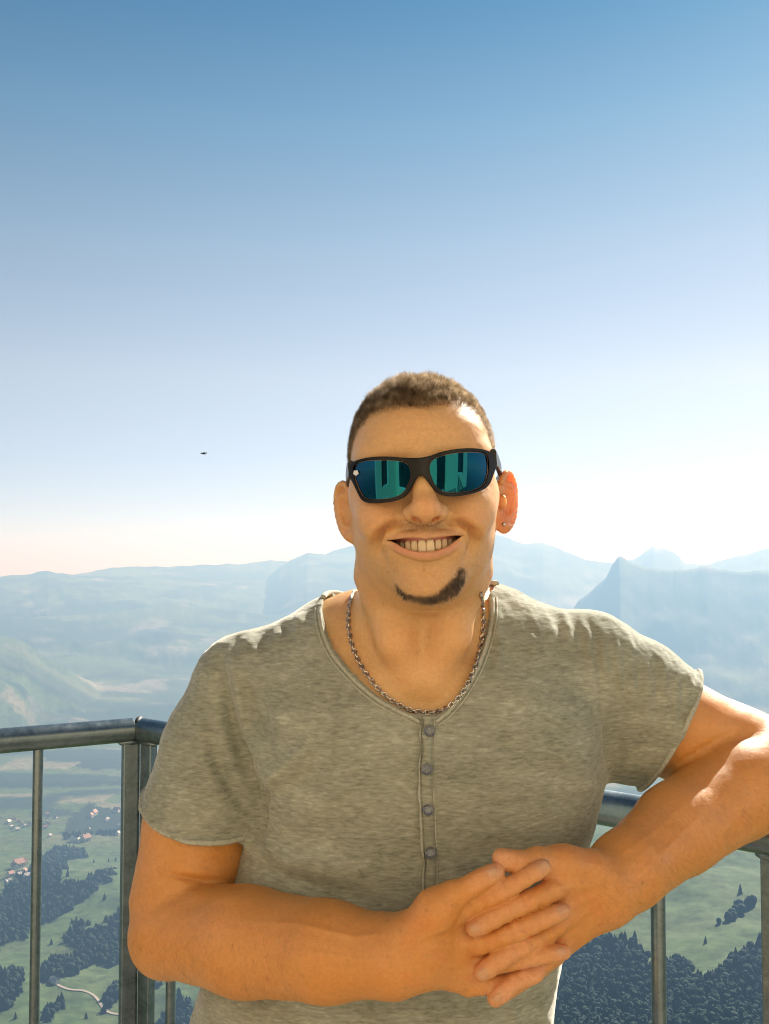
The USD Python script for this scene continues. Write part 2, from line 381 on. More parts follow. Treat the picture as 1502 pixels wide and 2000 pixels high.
ORD = ['first', 'second', 'third', 'fourth', 'fifth', 'sixth', 'seventh', 'eighth', 'ninth', 'tenth', 'eleventh', 'twelfth', 'thirteenth', 'fourteenth', 'fifteenth', 'sixteenth', 'seventeenth', 'eighteenth', 'nineteenth', 'twentieth', 'twenty-first', 'twenty-second', 'twenty-third', 'twenty-fourth', 'twenty-fifth', 'twenty-sixth', 'twenty-seventh', 'twenty-eighth', 'twenty-ninth', 'thirtieth']
tree0 = None
lone = [(132, 1712), (204, 1758), (152, 1752), (183, 1685), (212, 1683), (226, 1682), (120, 1955), (168, 1990), (30, 1990), (100, 1845), (38, 1792),
        (1425, 1796), (1446, 1745), (1378, 1842), (1240, 1835)]
lone.sort()
count_ = {'left': 0, 'right': 0}
for k, (u, v) in enumerate(lone):
    g = ground(u, v); h = rg.uniform(9, 17) * (1.4 if u < 600 else 1.0); side = 'left' if u < 600 else 'right'
    if tree0 is None:
        tree0 = thing('spruce_tree', '', 'tree', g - [0, 0, .5], 0, None, (h, h, h))
        obj('crown', spruce_crown(77, 7, 10), m_wood, tree0, smooth=False)
        obj('trunk', trimesh.creation.cone(.02, .9, sections=8), m_bark, tree0, smooth=False)
        x = tree0
    else:
        x = dup(tree0, '', 'tree', g - [0, 0, .5], rg.uniform(0, 6), None, (h * rg.uniform(.9, 1.2),) * 2 + (h,))
    tag(x, 'lone dark spruce on the green slope at the ' + side + ', ' + ORD[count_[side]] + ' from the left there', 'tree', 'lone spruces on the ' + side + ' slope')
    count_[side] += 1

# ---------------------------------------------------------------- village houses, farm track
m_wall = plain('house_wall_look', (.52, .49, .44), .8)
m_roofs = {'red': plain('red_roof_look', (.27, .15, .115), .8), 'grey': plain('grey_roof_look', (.30, .29, .29), .8), 'pale': plain('pale_roof_look', (.46, .44, .42), .7)}
m_dark = plain('window_dark_look', (.05, .06, .07), .3)
def house_parts(parent, roof):
    obj('wall', trimesh.convex.convex_hull(np.array([(x, y, z) for x in (-.5, .5) for y in (-.36, .36) for z in (-.4, .5)] + [(x, 0, .84) for x in (-.5, .5)])), m_wall, parent, smooth=False)
    r = []
    for s in (-1, 1):
        a = np.array([(x, y, z) for x in (-.57, .57) for (y, z) in ((0, .90), (s * .46, .44), (s * .46, .50), (0, .96))])
        r.append(trimesh.convex.convex_hull(a))
    rf = obj('roof', cat_(r), m_roofs[roof], parent, smooth=False)
    obj('chimney', box((.12, .1, .7), (.2, .18, 1.05)), m_wall, rf, smooth=False)
    for k in range(3):
        obj('window', box((-.36 + k * .28, -.368, .08), (-.22 + k * .28, -.35, .30)), m_dark, parent, smooth=False)
protos = {}
spots = [('red', 184, 1592, 26), ('red', 178, 1596, 20), ('red', 228, 1586, 24), ('red', 168, 1643, 30), ('pale', 143, 1644, 24), ('pale', 155, 1645, 20), ('red', 36, 1694, 30), ('red', 44, 1690, 24), ('red', 29, 1697, 22), ('grey', 108, 1921, 15), ('pale', 101, 1918, 10)]
for k in range(34):
    if k < 12: u, v = rg.uniform(0, 62), rg.uniform(1597, 1625)
    elif k < 20: u, v = rg.uniform(0, 60), rg.uniform(1700, 1735)
    elif k < 30: u, v = rg.uniform(85, 235), rg.uniform(1590, 1640)
    else: u, v = rg.uniform(88, 110), rg.uniform(1590, 1622)
    spots.append((('red', 'grey', 'pale')[int(rg.integers(0, 3))], u, v, rg.uniform(11, 18)))
names = {'red': 'pale house with reddish roof in the far village',
         'grey': 'pale house with grey roof in the far village',
         'pale': 'house with whitish roof in the far village'}
spots.sort(key=lambda q: q[1]); seen = {'red': 0, 'grey': 0, 'pale': 0}
for roof, u, v, s in spots:
    g = ground(u, v); farm = v > 1900
    lab = ('small grey roofed farmhouse beside the pale track on the meadow' if roof == 'grey' else 'small pale roofed shed beside the farmhouse on the meadow') if farm else names[roof] + ', ' + ORD[seen[roof]] + ' from left'
    seen[roof] += 0 if farm else 1
    grp = None if farm else 'valley village houses with ' + {'red': 'reddish', 'grey': 'grey', 'pale': 'whitish'}[roof] + ' roofs'
    if roof not in protos:
        x = protos[roof] = thing('village_house', lab, 'house', g, rg.uniform(0, 3.1), grp, s)
        house_parts(x, roof)
    else:
        x = dup(protos[roof], lab, 'house', g, rg.uniform(0, 3.1), grp, s)
    if farm: x.GetPrim().ClearCustomDataByKey('group') if hasattr(x, 'GetPrim') else x.ClearCustomDataByKey('group')

tr = np.array([ground(u, v) for u, v in spline(z5((215, 1775), (250, 1752), (300, 1732), (420, 1780), (520, 1792), (600, 1830), (630, 1870), (655, 1905), (690, 1930), (760, 1940)), 60)])
tr[:, 2] = height(tr[:, 0], tr[:, 1])
tn_ = unit(np.gradient(tr[:, :2], axis=0)); nn = np.stack([-tn_[:, 1], tn_[:, 0]], -1)
rows = []
for s in (-1, -.33, .33, 1):
    q2 = tr[:, :2] + nn * s * 3.2
    rows.append(np.column_stack([q2, np.maximum(height(q2[:, 0], q2[:, 1]), tr[:, 2] - 1) + 1.2]))
rv = np.vstack(rows); n_ = len(tr)
rf_ = [(a * n_ + k, a * n_ + k + 1, (a + 1) * n_ + k + 1, (a + 1) * n_ + k) for a in range(3) for k in range(n_ - 1)]
rm = trimesh.Trimesh(*meshkit.arrays((rv, np.array(rf_)))[:2], process=False)
if rm.face_normals[:, 2].sum() < 0: rm.invert()
obj('farm_track', rm, plain('track_look', (.20, .18, .15), .95), smooth=True, kind='structure', label='pale gravel farm track across the lower meadow', cat='track')

# ---------------------------------------------------------------- air
m_air = mat('haze_look', {'v': ('principled_volume', dict(color=(.185, .331, .53), absorption_color=(.773, .442, .078), density=1.35e-4, anisotropy=.30))}, [], surface=None, volume='v.volume')
zt = float(V3[:, 2].max())
obj('haze', box((-41000, -41000, -1400), (41000, 41000, max(zt + 15, 120))), m_air, smooth=False, kind='stuff', label='pale blue summer haze over the valley', cat='haze')
import sys
# ================================================================ the viewing platform: deck, station wall, railing
RZ = 1.10                                                     # height of the handrail's centre
K_C, K_L = onz(272, 1424, RZ), onz(0, 1447, RZ)               # corner; a point on the left run
K_R = onz(1480, 1628, RZ)                                     # a point on the right run
dl, dr = unit(K_L - K_C), unit(K_R - K_C)
L_END, R_END = K_C + dl * 2.6, K_C + dr * 4.6
nl = np.array([-dl[1], dl[0], 0]); nl = nl if nl @ (np.array([0, .8, 0]) - K_C) < 0 else -nl    # outward
nr_ = np.array([-dr[1], dr[0], 0]); nr_ = nr_ if nr_ @ (np.array([0, .8, 0]) - K_C) < 0 else -nr_
out = unit(nl + nr_)
m_conc = mat('deck_look', {'g': ('texture_coordinate', {}), 'n': ('noise_texture', dict(scale=3.0, detail=8.0)), 'n2': ('noise_texture', dict(scale=160.0, detail=3.0)),
    'r': ('rgb_ramp', {'ramp': [(.3, (.17, .15, .12)), (.7, (.23, .205, .165))]}), 'b': ('bump', dict(strength=.3, distance=.003)), 'p': ('principled_bsdf', dict(roughness=.85))},
    [('g.object', 'n.vector'), ('g.object', 'n2.vector'), ('n.fac', 'r.fac'), ('n2.fac', 'b.height'), ('b.normal', 'p.normal'), ('r.color', 'p.base_color')])
from shapely.geometry import box as sbox
edge = .14
poly = Polygon([tuple((K_C + out * edge * 1.5)[:2]), tuple((L_END + nl * edge)[:2]), (-3.6, -2.6), (5.0, -2.6), tuple((R_END + nr_ * edge)[:2])]).buffer(0)
slab = trimesh.creation.extrude_polygon(poly, .30, engine='earcut'); slab.apply_translation([0, 0, -.318])
pave = obj('platform', slab, plain('slab_look', (.45, .42, .38), .9), smooth=False, kind='structure', label='pale concrete viewing platform under the standing man', cat='platform')
for i in range(-8, 9):
    for j in range(-5, 7):
        g = sbox(i * .6 + .006, j * .6 + .006, i * .6 + .594, j * .6 + .594).intersection(poly.buffer(-.01))
        if g.is_empty or g.area < .01 or g.geom_type != 'Polygon': continue
        t = trimesh.creation.extrude_polygon(g, .014, engine='earcut'); t.apply_translation([0, 0, -.016])
        obj('paving_slab', t, m_conc, pave, smooth=False)

# cream station wall behind the lens: seen only in the mirrored glasses, and it throws sunlight back on the man
m_cream = plain('cream_wall_look', (.58, .475, .325), .85, vary=.05, scale=4.0, bump=.2, bscale=90)
m_pane = mat('window_pane_look', {'p': ('principled_bsdf', dict(base_color=(.02, .03, .035), roughness=.06))})
m_frame = plain('window_frame_look', (.55, .54, .50), .5)
st = thing('station_building', 'tan station wall with dark windows mirrored in the sunglasses', 'building', (0, -2.2, 0))
WIN = [(-6.0, .9, 1.5, 2.6), (-2.45, .5, 1.75, 2.45), (1.3, .0, 1.1, 2.2), (4.9, .9, 1.8, 2.6)]
cut = sbox(-8.6, -.3, 8.8, 4.6)
for (x, z0, w, z1) in WIN: cut = cut.difference(sbox(x, z0, x + w, z1))
w_ = trimesh.creation.extrude_polygon(cut, .3, engine='earcut'); w_.apply_transform(trimesh.transformations.rotation_matrix(math.pi / 2, [1, 0, 0]))
obj('wall', w_, m_cream, st, smooth=False)
wg = sbox(.003, -.3, 2.35, 3.3)
for (y, z0) in ((1.2, .95),): wg = wg.difference(sbox(y, z0, y + .7, z0 + 1.35))
w2 = trimesh.creation.extrude_polygon(wg, .35, engine='earcut')
w2.vertices = np.stack([-3.1 + w2.vertices[:, 2], w2.vertices[:, 0], w2.vertices[:, 1]], -1); w2.fix_normals()
obj('wing', w2, m_cream, st, smooth=False)
for (y, z0) in ((1.2, .95),):
    f = obj('window', cat_([box((-2.92, y, z0), (-2.84, y + .05, z0 + 1.35)), box((-2.92, y + .65, z0), (-2.84, y + .7, z0 + 1.35)), box((-2.92, y + .05, z0 + 1.30), (-2.84, y + .65, z0 + 1.35)), box((-2.92, y + .05, z0), (-2.84, y + .65, z0 + .05))]), m_frame, st, smooth=False)
    obj('pane', box((-2.90, y + .05, z0 + .05), (-2.885, y + .65, z0 + 1.30)), m_pane, f, smooth=False)
obj('roof', box((-8.9, -4.3, 4.6), (9.1, .45, 4.75)), plain('roof_look', (.3, .28, .26), .8), st, smooth=False)
obj('room', box((-8.6, -4.2, -.3), (8.8, -.62, 4.59)), m_cream, st, smooth=False)
for (x, z0, w, z1) in WIN:
    fr = cat_([box((x, -.22, z0), (x + .07, -.12, z1)), box((x + w - .07, -.22, z0), (x + w, -.12, z1)), box((x + .07, -.22, z1 - .07), (x + w - .07, -.12, z1)), box((x + .07, -.22, z0), (x + w - .07, -.12, z0 + .07))])
    f = obj('window', fr, m_frame, st, smooth=False)
    obj('pane', box((x + .07, -.18, z0 + .07), (x + w - .07, -.165, z1 - .07)), m_pane, f, smooth=False)

# railing
m_steel = mat('rail_steel_look', {'g': ('texture_coordinate', {}), 'n': ('noise_texture', dict(scale=26.0, detail=7.0, roughness=.7)),
    'r': ('rgb_ramp', {'ramp': [(.25, (.13, .17, .18)), (.6, (.20, .24, .25)), (.85, (.28, .31, .30))]}), 'rr': ('rgb_ramp', {'ramp': [(.3, (.24, .24, .24)), (.7, (.40, .40, .40))]}),
    'n2': ('noise_texture', dict(scale=300.0, detail=3.0)), 'b': ('bump', dict(strength=.12, distance=.001)), 'p': ('principled_bsdf', dict(metallic=.86, specular_ior_level=.6))},
    [('g.object', 'n.vector'), ('g.object', 'n2.vector'), ('n.fac', 'r.fac'), ('n.fac', 'rr.fac'), ('r.color', 'p.base_color'), ('rr.color', 'p.roughness'), ('n2.fac', 'b.height'), ('b.normal', 'p.normal')])
m_bolt = plain('bolt_look', (.55, .54, .48), .35, .8)
TR = .0235
def railing(name, label, start, d, length, n_out, post_at, bars, seam=True):
    r = thing(name, label, 'railing', start * [1, 1, 0], math.atan2(d[1], d[0]))
    # own frame: x along the run, y across (towards n_out when positive after sgn), z up
    sg = 1.0 if np.array([-d[1], d[0], 0]) @ n_out > 0 else -1.0
    x0 = .012
    prof = [(x0, RZ), (length, RZ)]
    hr = obj('handrail', tube([(x0, 0, RZ), (x0 + .004, 0, RZ), (length * .5, 0, RZ), (length, 0, RZ)], [TR - .004, TR, TR, TR], 40), m_steel, r, smooth=40)
    obj('bottom_rail', tube([(x0 + .03, 0, .12), (length, 0, .12)], .016, 20), m_steel, r, smooth=40)
    for x in post_at:
        p = obj('post', box((x - .0165, -.009, -.02), (x + .0165, .009, RZ - TR + .004), .0015), m_steel, r, smooth=False)
        obj('base_plate', box((x - .06, -.05, 0), (x + .06, .05, .012), .002), m_steel, p, smooth=False)
        for s in (-1, 1):
            obj('bolt', trimesh.creation.cylinder(.007, .012, sections=6, transform=trimesh.transformations.translation_matrix([x + s * .042, 0, .018])), m_bolt, p, smooth=False)
        w = cat_([trimesh.creation.icosphere(2, .012)]); w.apply_scale([2.2, 1.0, .7]); w.apply_translation([x, 0, RZ - TR])
        obj('weld', w, m_steel, p, smooth=True)
    for x in bars:
        obj('baluster', tube([(x, 0, .125), (x, 0, RZ - TR + .003)], .0095, 16), m_steel, r, smooth=40)
    return r
step = .169
p_r0 = .036
def along(u, v, b=None):  # distance along a run of the picture column u
    k = (u - W / 2) / F
    a, b = K_C, dr if b is None else b
    # (a.x + t b.x) = k * depth(a + t b)
    return float((k * ((a - CAM) @ C_F) - a[0]) / (b[0] - k * (b @ C_F)))
xb = along(1283, 1700); xp = along(1515, 1700); p_r0 = along(291, 1500)
bars_r = [x for x in (xb + step * k for k in range(-9, 26)) if .1 < x < 4.5 and min(abs(x - q) for q in (p_r0, xp, xp + 1.3)) > .05]
right_run = railing('railing_panel', 'steel railing panel running behind the man and under his elbow', K_C, dr, 4.6, nr_, [p_r0, xp, xp + 1.3, 4.5], bars_r)
k = (75 - W / 2) / F
xl = float((k * ((K_C - CAM) @ C_F) - K_C[0]) / (dl[0] - k * (dl @ C_F)))
left_run = railing('railing_panel', 'steel railing panel running out of the picture at the left edge', K_C, dl, 2.6, nl, [along(256, 1500, dl), 1.5, 2.5], [x for x in (xl + step * k for k in range(-1, 14)) if .09 < x and min(abs(x - q) for q in (1.5, 2.5)) > .05])
# dark seam ring and welded fillets where the two runs meet
from trimesh.transformations import rotation_matrix as ROT, translation_matrix as TRN
bis = unit(dr - dl)
ring = trimesh.creation.torus(TR - .004, .006, 36, 12)
ring.apply_transform(trimesh.geometry.align_vectors([0, 0, 1], bis)); ring.apply_translation(K_C)
tag(obj('corner_joint', ring, plain('joint_look', (.03, .032, .03), .6), smooth=40), 'dark seam ring joining the two handrails at the corner', 'rail joint')
print('rail', K_C, K_R, K_L, np.degrees(math.acos(dl @ dr)), xl, xb, xp)
# ================================================================ smooth bodies: distance fields and their surfaces
DS = 1.04                                         # how far the man stands, as a share of the depths written below
def B(u, v, d): return P(u, v, np.asarray(d, float) * DS)

def smin(a, b, k):
    if k <= 0: return np.minimum(a, b)
    h = np.clip(.5 + .5 * (b - a) / k, 0, 1)
    return b * (1 - h) + a * h - k * h * (1 - h)
def smax(a, b, k): return -smin(-a, -b, k)

class Field:
    """An ordered list of (shape, box, blend, sign); a shape maps points to distances, and may itself be a Field."""
    PAD = .075
    def __init__(s): s.ops = []
    def add(s, fn, lo, hi, k=.01, op='u'):
        s.ops.append((fn, np.asarray(lo, float), np.asarray(hi, float), k, op)); return s
    def cone(s, a, b, ra, rb, k=.01, op='u', flat=None):
        """Tapered limb from a to b; flat = (axis, factor): thinner along that axis."""
        a, b = np.asarray(a, float), np.asarray(b, float); ab = b - a; L2 = ab @ ab + 1e-12
        ax, fc = (None, 1) if flat is None else (unit(flat[0]), flat[1])
        def fn(p):
            q = p - a
            t = np.clip(q @ ab / L2, 0, 1)
            r = q - t[:, None] * ab
            if ax is not None:
                r = r + (r @ ax)[:, None] * ax * (1 / fc - 1)
            return np.sqrt(np.einsum('ij,ij->i', r, r)) - (ra + t * (rb - ra))
        m = max(ra, rb)
        return s.add(fn, np.minimum(a, b) - m, np.maximum(a, b) + m, k, op)
    def chain(s, pts, rs, k=.006, op='u', flat=None):
        for i in range(len(pts) - 1): s.cone(pts[i], pts[i + 1], rs[i], rs[i + 1], k if i else k, op, flat)
        return s
    def ball(s, c, r, k=.01, op='u', R=None):
        c = np.asarray(c, float); r = np.broadcast_to(np.asarray(r, float), (3,)); R = np.eye(3) if R is None else R      # rows of R: own axes
        def fn(p):
            q = (p - c) @ R.T
            k0 = np.linalg.norm(q / r, axis=1); k1 = np.linalg.norm(q / r ** 2, axis=1) + 1e-9
            return k0 * (k0 - 1) / k1
        m = r.max()
        return s.add(fn, c - m, c + m, k, op)
    def sub(s, f, k=.01, op='u'):
        lo = np.min([o[1] for o in f.ops if o[4] == 'u'], 0); hi = np.max([o[2] for o in f.ops if o[4] == 'u'], 0)
        return s.add(f, lo, hi, k, op)
    def bounds(s):
        return np.min([o[1] for o in s.ops if o[4] == 'u'], 0), np.max([o[2] for o in s.ops if o[4] == 'u'], 0)
    def __call__(s, p, clip=None):
        d = np.full(len(p), 1.0)
        if not len(p): return d
        plo, phi = p.min(0), p.max(0)
        for fn, lo, hi, k, op in s.ops:
            pad = s.PAD if op == 'u' else k + .004
            if np.any(lo - pad > phi) or np.any(hi + pad < plo): continue
            if np.all(lo - pad <= plo) and np.all(hi + pad >= phi): i = slice(None)
            else:
                i = np.nonzero(np.all((p >= lo - pad) & (p <= hi + pad), 1))[0]
                if not len(i): continue
            e = fn(p[i])
            if op == 'u': d[i] = smin(d[i], e, k)
            elif op == 'cut': d[i] = smax(d[i], -e, k)
            elif op == 'and': d[i] = smax(d[i], e, k)
        return d
    def eval(s, p):
        """Any number of points, in clusters so that far shapes are skipped."""
        p = np.asarray(p, float); out = np.empty(len(p))
        key = np.floor(p / .06).astype(np.int64); key = (key[:, 0] * 1009 + key[:, 1]) * 1013 + key[:, 2]
        o = np.argsort(key, kind='stable'); cuts = np.concatenate([[0], np.nonzero(np.diff(key[o]))[0] + 1, [len(o)]])
        for a, b in zip(cuts[:-1], cuts[1:]): out[o[a:b]] = s(p[o[a:b]])
        return out
    def grad(s, p, e=4e-4):
        k = np.array([[1, -1, -1], [-1, -1, 1], [-1, 1, -1], [1, 1, 1.0]])
        g = 0
        for r in k: g = g + s.eval(p + r * e)[:, None] * r
        return g / (4 * e)

def axis_grid(lo, hi, coarse, fine):
    """Coordinates from lo to hi with step coarse, and a smaller step inside each (a, b, step) of fine."""
    x, out = lo, [lo]
    while x < hi:
        st = min([coarse] + [f[2] + .16 * max(f[0] - x, x - f[1], 0) for f in fine])
        x += st; out.append(x)
    return np.array(out)

def surface(field, gx, gy, gz, blk=14, newton=2):
    """The zero surface of a field on an uneven grid (surface nets), then drawn onto the field."""
    n = [len(gx), len(gy), len(gz)]
    vals = np.ones(n, np.float32)
    B_ = [np.arange(0, m, blk) for m in n]
    for i in B_[0]:
        for j in B_[1]:
            xs, ys = gx[i:i + blk], gy[j:j + blk]
            cen = np.array([[.5 * (xs[0] + xs[-1]), .5 * (ys[0] + ys[-1]), .5 * (gz[k] + gz[min(k + blk, n[2]) - 1])] for k in B_[2]])
            rad_ = np.array([.5 * np.linalg.norm([xs[-1] - xs[0], ys[-1] - ys[0], gz[min(k + blk, n[2]) - 1] - gz[k]]) for k in B_[2]])
            c = np.array([field(q[None])[0] for q in cen])
            for k, cd_, r in zip(B_[2], c, rad_):
                if abs(cd_) > r * 1.25 + .012:
                    vals[i:i + blk, j:j + blk, k:k + blk] = 1 if cd_ > 0 else -1; continue
                zs = gz[k:k + blk]
                g = np.stack(np.meshgrid(xs, ys, zs, indexing='ij'), -1)
                vals[i:i + blk, j:j + blk, k:k + blk] = field(g.reshape(-1, 3)).reshape(g.shape[:3])
    ins = vals < 0
    s = np.zeros([m - 1 for m in n], np.uint8)
    for a in (0, 1):
        for b in (0, 1):
            for c in (0, 1): s += ins[a:n[0] - 1 + a, b:n[1] - 1 + b, c:n[2] - 1 + c]
    act = (s > 0) & (s < 8)
    I = np.stack(np.nonzero(act), -1)
    idm = np.full(act.shape, -1, np.int32); idm[act] = np.arange(len(I))
    acc = np.zeros((len(I), 3)); cnt_ = np.zeros(len(I))
    G = [gx, gy, gz]
    cor = np.array(list(np.ndindex(2, 2, 2)))
    for a in range(8):
        for ax in range(3):
            if cor[a][ax]: continue
            c0 = cor[a]; c1 = c0.copy(); c1[ax] = 1
            i0, i1 = I + c0, I + c1
            v0, v1 = vals[tuple(i0.T)], vals[tuple(i1.T)]
            m = (v0 < 0) != (v1 < 0)
            t = np.where(m, v0 / np.where(m, v0 - v1, 1), 0)
            q = np.stack([G[k][i0[:, k]] * (1 - t) + G[k][i1[:, k]] * t for k in range(3)], -1)
            acc[m] += q[m]; cnt_[m] += 1
    v = acc / cnt_[:, None]
    F_ = []
    for ax in range(3):
        b, c = (ax + 1) % 3, (ax + 2) % 3
        sl0 = [slice(None)] * 3; sl1 = [slice(None)] * 3; sl0[ax] = slice(0, -1); sl1[ax] = slice(1, None)
        x = ins[tuple(sl0)] != ins[tuple(sl1)]
        e = np.stack(np.nonzero(x), -1)
        e = e[(e[:, b] > 0) & (e[:, c] > 0) & (e[:, b] < n[b] - 1) & (e[:, c] < n[c] - 1)]
        if not len(e): continue
        inside = ins[tuple(e.T)]
        def at(db, dc):
            k = e.copy(); k[:, b] += db; k[:, c] += dc
            return idm[tuple(k.T)]
        quad = np.stack([at(-1, -1), at(0, -1), at(0, 0), at(-1, 0)], -1)
        quad[~inside] = quad[~inside][:, ::-1]
        F_.append(quad)
    f = np.vstack(F_); f = f[(f >= 0).all(1)]
    for _ in range(newton):
        d = field.eval(v); g = field.grad(v)
        gl = np.maximum((g * g).sum(1), .15)
        v = v - np.clip(d / gl, -.0025, .0025)[:, None] * g
    d0 = ((v[f[:, 0]] - v[f[:, 2]]) ** 2).sum(1); d1 = ((v[f[:, 1]] - v[f[:, 3]]) ** 2).sum(1)
    t = np.where((d0 <= d1)[:, None, None], np.stack([f[:, [0, 1, 2]], f[:, [0, 2, 3]]], 1), np.stack([f[:, [1, 2, 3]], f[:, [1, 3, 0]]], 1)).reshape(-1, 3)
    return v, t

def normals_of(v, f):
    n = np.zeros_like(v); fn = np.cross(v[f[:, 1]] - v[f[:, 0]], v[f[:, 2]] - v[f[:, 0]])
    for k in range(3): np.add.at(n, f[:, k], fn)
    return unit(n)

def hit(field, u, v, start=.80, steps=70, off=0.0):
    """First points of a field's surface on the lines of sight through (u, v)."""
    u, v = np.atleast_1d(np.asarray(u, float)), np.atleast_1d(np.asarray(v, float))
    r = unit(P(u, v, 1.0) - CAM); t = np.full(len(u), start)
    for _ in range(steps):
        t = t + .7 * np.clip(field.eval(CAM + r * t[:, None]) - off, -.03, .05)
    return CAM + r * t[:, None]

def pline(u, v, pts):
    """Distance in picture points from (u, v) to a polyline, and how far along it (0..1)."""
    pts = np.asarray(pts, float)[:, :2]; best = np.full(u.shape, 1e9); par = np.zeros(u.shape)
    L = np.concatenate([[0], np.cumsum(np.linalg.norm(np.diff(pts, axis=0), axis=1))])
    for k in range(len(pts) - 1):
        a, b = pts[k], pts[k + 1]; ab = b - a
        t = np.clip(((u - a[0]) * ab[0] + (v - a[1]) * ab[1]) / (ab @ ab + 1e-9), 0, 1)
        d = np.hypot(u - a[0] - t * ab[0], v - a[1] - t * ab[1])
        m = d < best
        best = np.where(m, d, best); par = np.where(m, (L[k] + t * (L[k + 1] - L[k])) / L[-1], par)
    return best, par
# ================================================================ the man: skin
t_ = math.radians(3.7)
HX = np.array([math.cos(t_), 0, math.sin(t_)]); HZ = np.array([-math.sin(t_), 0, math.cos(t_)]); HY = np.array([0, 1.0, 0])
HR = np.stack([HX, HY, HZ])
HD = 1.09
def hp(u, v, dy): return P(u, v, HD * DS + dy * DS)
HO = hp(828, 960, 0)
def hl(p): return (np.asarray(p) - HO) @ HR.T / DS          # head's own axes, metres: right, back, up

def rot_to(z, x):
    z = unit(z); x = unit(np.asarray(x) - z * (np.asarray(x) @ z)); return np.stack([x, np.cross(z, x), z])

head = Field()
s_ = DS
head.ball(hp(822, 882, .010), np.array([.0715, .097, .0705]) * s_, R=HR)
head.ball(hp(828, 1012, -.004), np.array([.0714, .081, .096]) * s_, .025, R=HR)
head.ball(hp(825, 1068, .010), np.array([.0590, .068, .058]) * s_, .025, R=HR)
head.ball(hp(824, 878, -.044), np.array([.055, .041, .034]) * s_, .035, R=HR)                # forehead
for sx, cu in ((-1, 757), (1, 899)):
    head.ball(hp(cu, 893, -.058), np.array([.026, .020, .010]) * s_, .018, R=HR)             # brow
    head.ball(hp(828 + sx * 90, 968, -.036), np.array([.026, .030, .022]) * s_, .022, R=HR)  # cheek bone
head.ball(hp(750, 1008, -.060), np.array([.024, .021, .020]) * s_, .022, R=HR)               # raised cheeks
head.ball(hp(912, 1000, -.060), np.array([.024, .021, .020]) * s_, .022, R=HR)
head.ball(hp(832, 1066, -.050), np.array([.038, .041, .036]) * s_, .020, R=HR)               # round the mouth
head.ball(hp(838, 1146, -.066), np.array([.027, .025, .020]) * s_, .022, R=HR)               # chin
for sx, cu in ((-1, 765), (1, 888)):                                                        # eye hollows behind the glasses
    head.ball(hp(cu, 930, -.100), np.array([.020, .016, .012]) * s_, .016, 'cut', R=HR)
nose = Field()
nose.chain([hp(823, 895, -.083), hp(827, 946, -.097), hp(831, 990, -.110)], np.array([.0085, .0095, .0118]) * s_, .012)
nose.ball(hp(832, 996, -.109), np.array([.0135, .0115, .0105]) * s_, .008, R=HR)
nose.ball(hp(807, 1002, -.097), np.array([.0098, .0115, .0088]) * s_, .006, R=HR)
nose.ball(hp(855, 1000, -.097), np.array([.0098, .0115, .0088]) * s_, .006, R=HR)
nose.cone(hp(831, 1007, -.106), hp(832, 1026, -.094), .0062 * s_, .0065 * s_, .008)
head.sub(nose, .009)
for cu, cv in ((816, 1014), (847, 1012)):
    head.ball(hp(cu, cv, -.107), np.array([.0050, .0085, .0042]) * s_, .003, 'cut', R=HR)

# mouth: an open smile
UPPER = [(757, 1055), (772, 1053), (790, 1051.5), (812, 1051), (831, 1052.5), (850, 1050), (872, 1048), (888, 1046), (905, 1045)]
LOWER = [(757, 1055), (770, 1060.5), (786, 1069), (806, 1075.5), (832, 1078), (857, 1074.5), (877, 1066), (893, 1054.5), (905, 1045)]
def poly_sdf(u, v, poly):
    poly = np.asarray(poly, float); d = np.full(u.shape, 1e9); w = np.zeros(u.shape, bool)
    for a, b in zip(poly, np.roll(poly, -1, 0)):
        e = b - a; x, y = u - a[0], v - a[1]
        t = np.clip((x * e[0] + y * e[1]) / (e @ e + 1e-9), 0, 1)
        d = np.minimum(d, (x - e[0] * t) ** 2 + (y - e[1] * t) ** 2)
        c = ((v >= a[1]) != (v >= b[1])) & (x < (b[0] - a[0]) * (v - a[1]) / (b[1] - a[1] + 1e-12))
        w ^= c
    return np.sqrt(d) * np.where(w, -1, 1)
MOUTH = UPPER + LOWER[-2:0:-1]
lipu = [(754, 1054, -.0705), (770, 1050.5, -.0795), (790, 1047.5, -.0868), (813, 1046, -.0918), (831, 1048.5, -.0928), (850, 1045, -.0918), (873, 1043, -.0868), (891, 1041.5, -.0795), (908, 1043, -.0705)]
lipl = [(754, 1056, -.0705), (768, 1064, -.0780), (785, 1073.5, -.0855), (806, 1081.5, -.0912), (832, 1085, -.0938), (857, 1080.5, -.0912), (878, 1071.5, -.0850), (895, 1058, -.0780), (908, 1046, -.0705)]
def dense(pts, rs, n):
    rs = np.asarray(rs); return list(spline(pts, n)), list(np.interp(np.linspace(0, 1, n), np.linspace(0, 1, len(rs)), rs))
head.chain(*dense([hp(*q) for q in lipu], np.array([.0012, .0020, .0026, .0031, .0028, .0031, .0026, .0020, .0012]) * s_, 25), .0035)
head.chain(*dense([hp(*q) for q in lipl], np.array([.0012, .0022, .0030, .0038, .0042, .0038, .0030, .0022, .0012]) * s_, 25), .0035)
def mouth_fn(p):
    u, v, d = uvd(p)
    e = poly_sdf(u, v, MOUTH) * .00048 * DS
    return np.maximum(e, d - (HD - .062) * DS)
a_, b_ = hp(750, 1035, -.12), hp(912, 1095, -.055)
head.add(mouth_fn, np.minimum(a_, b_), np.maximum(a_, b_), .0016, 'cut')

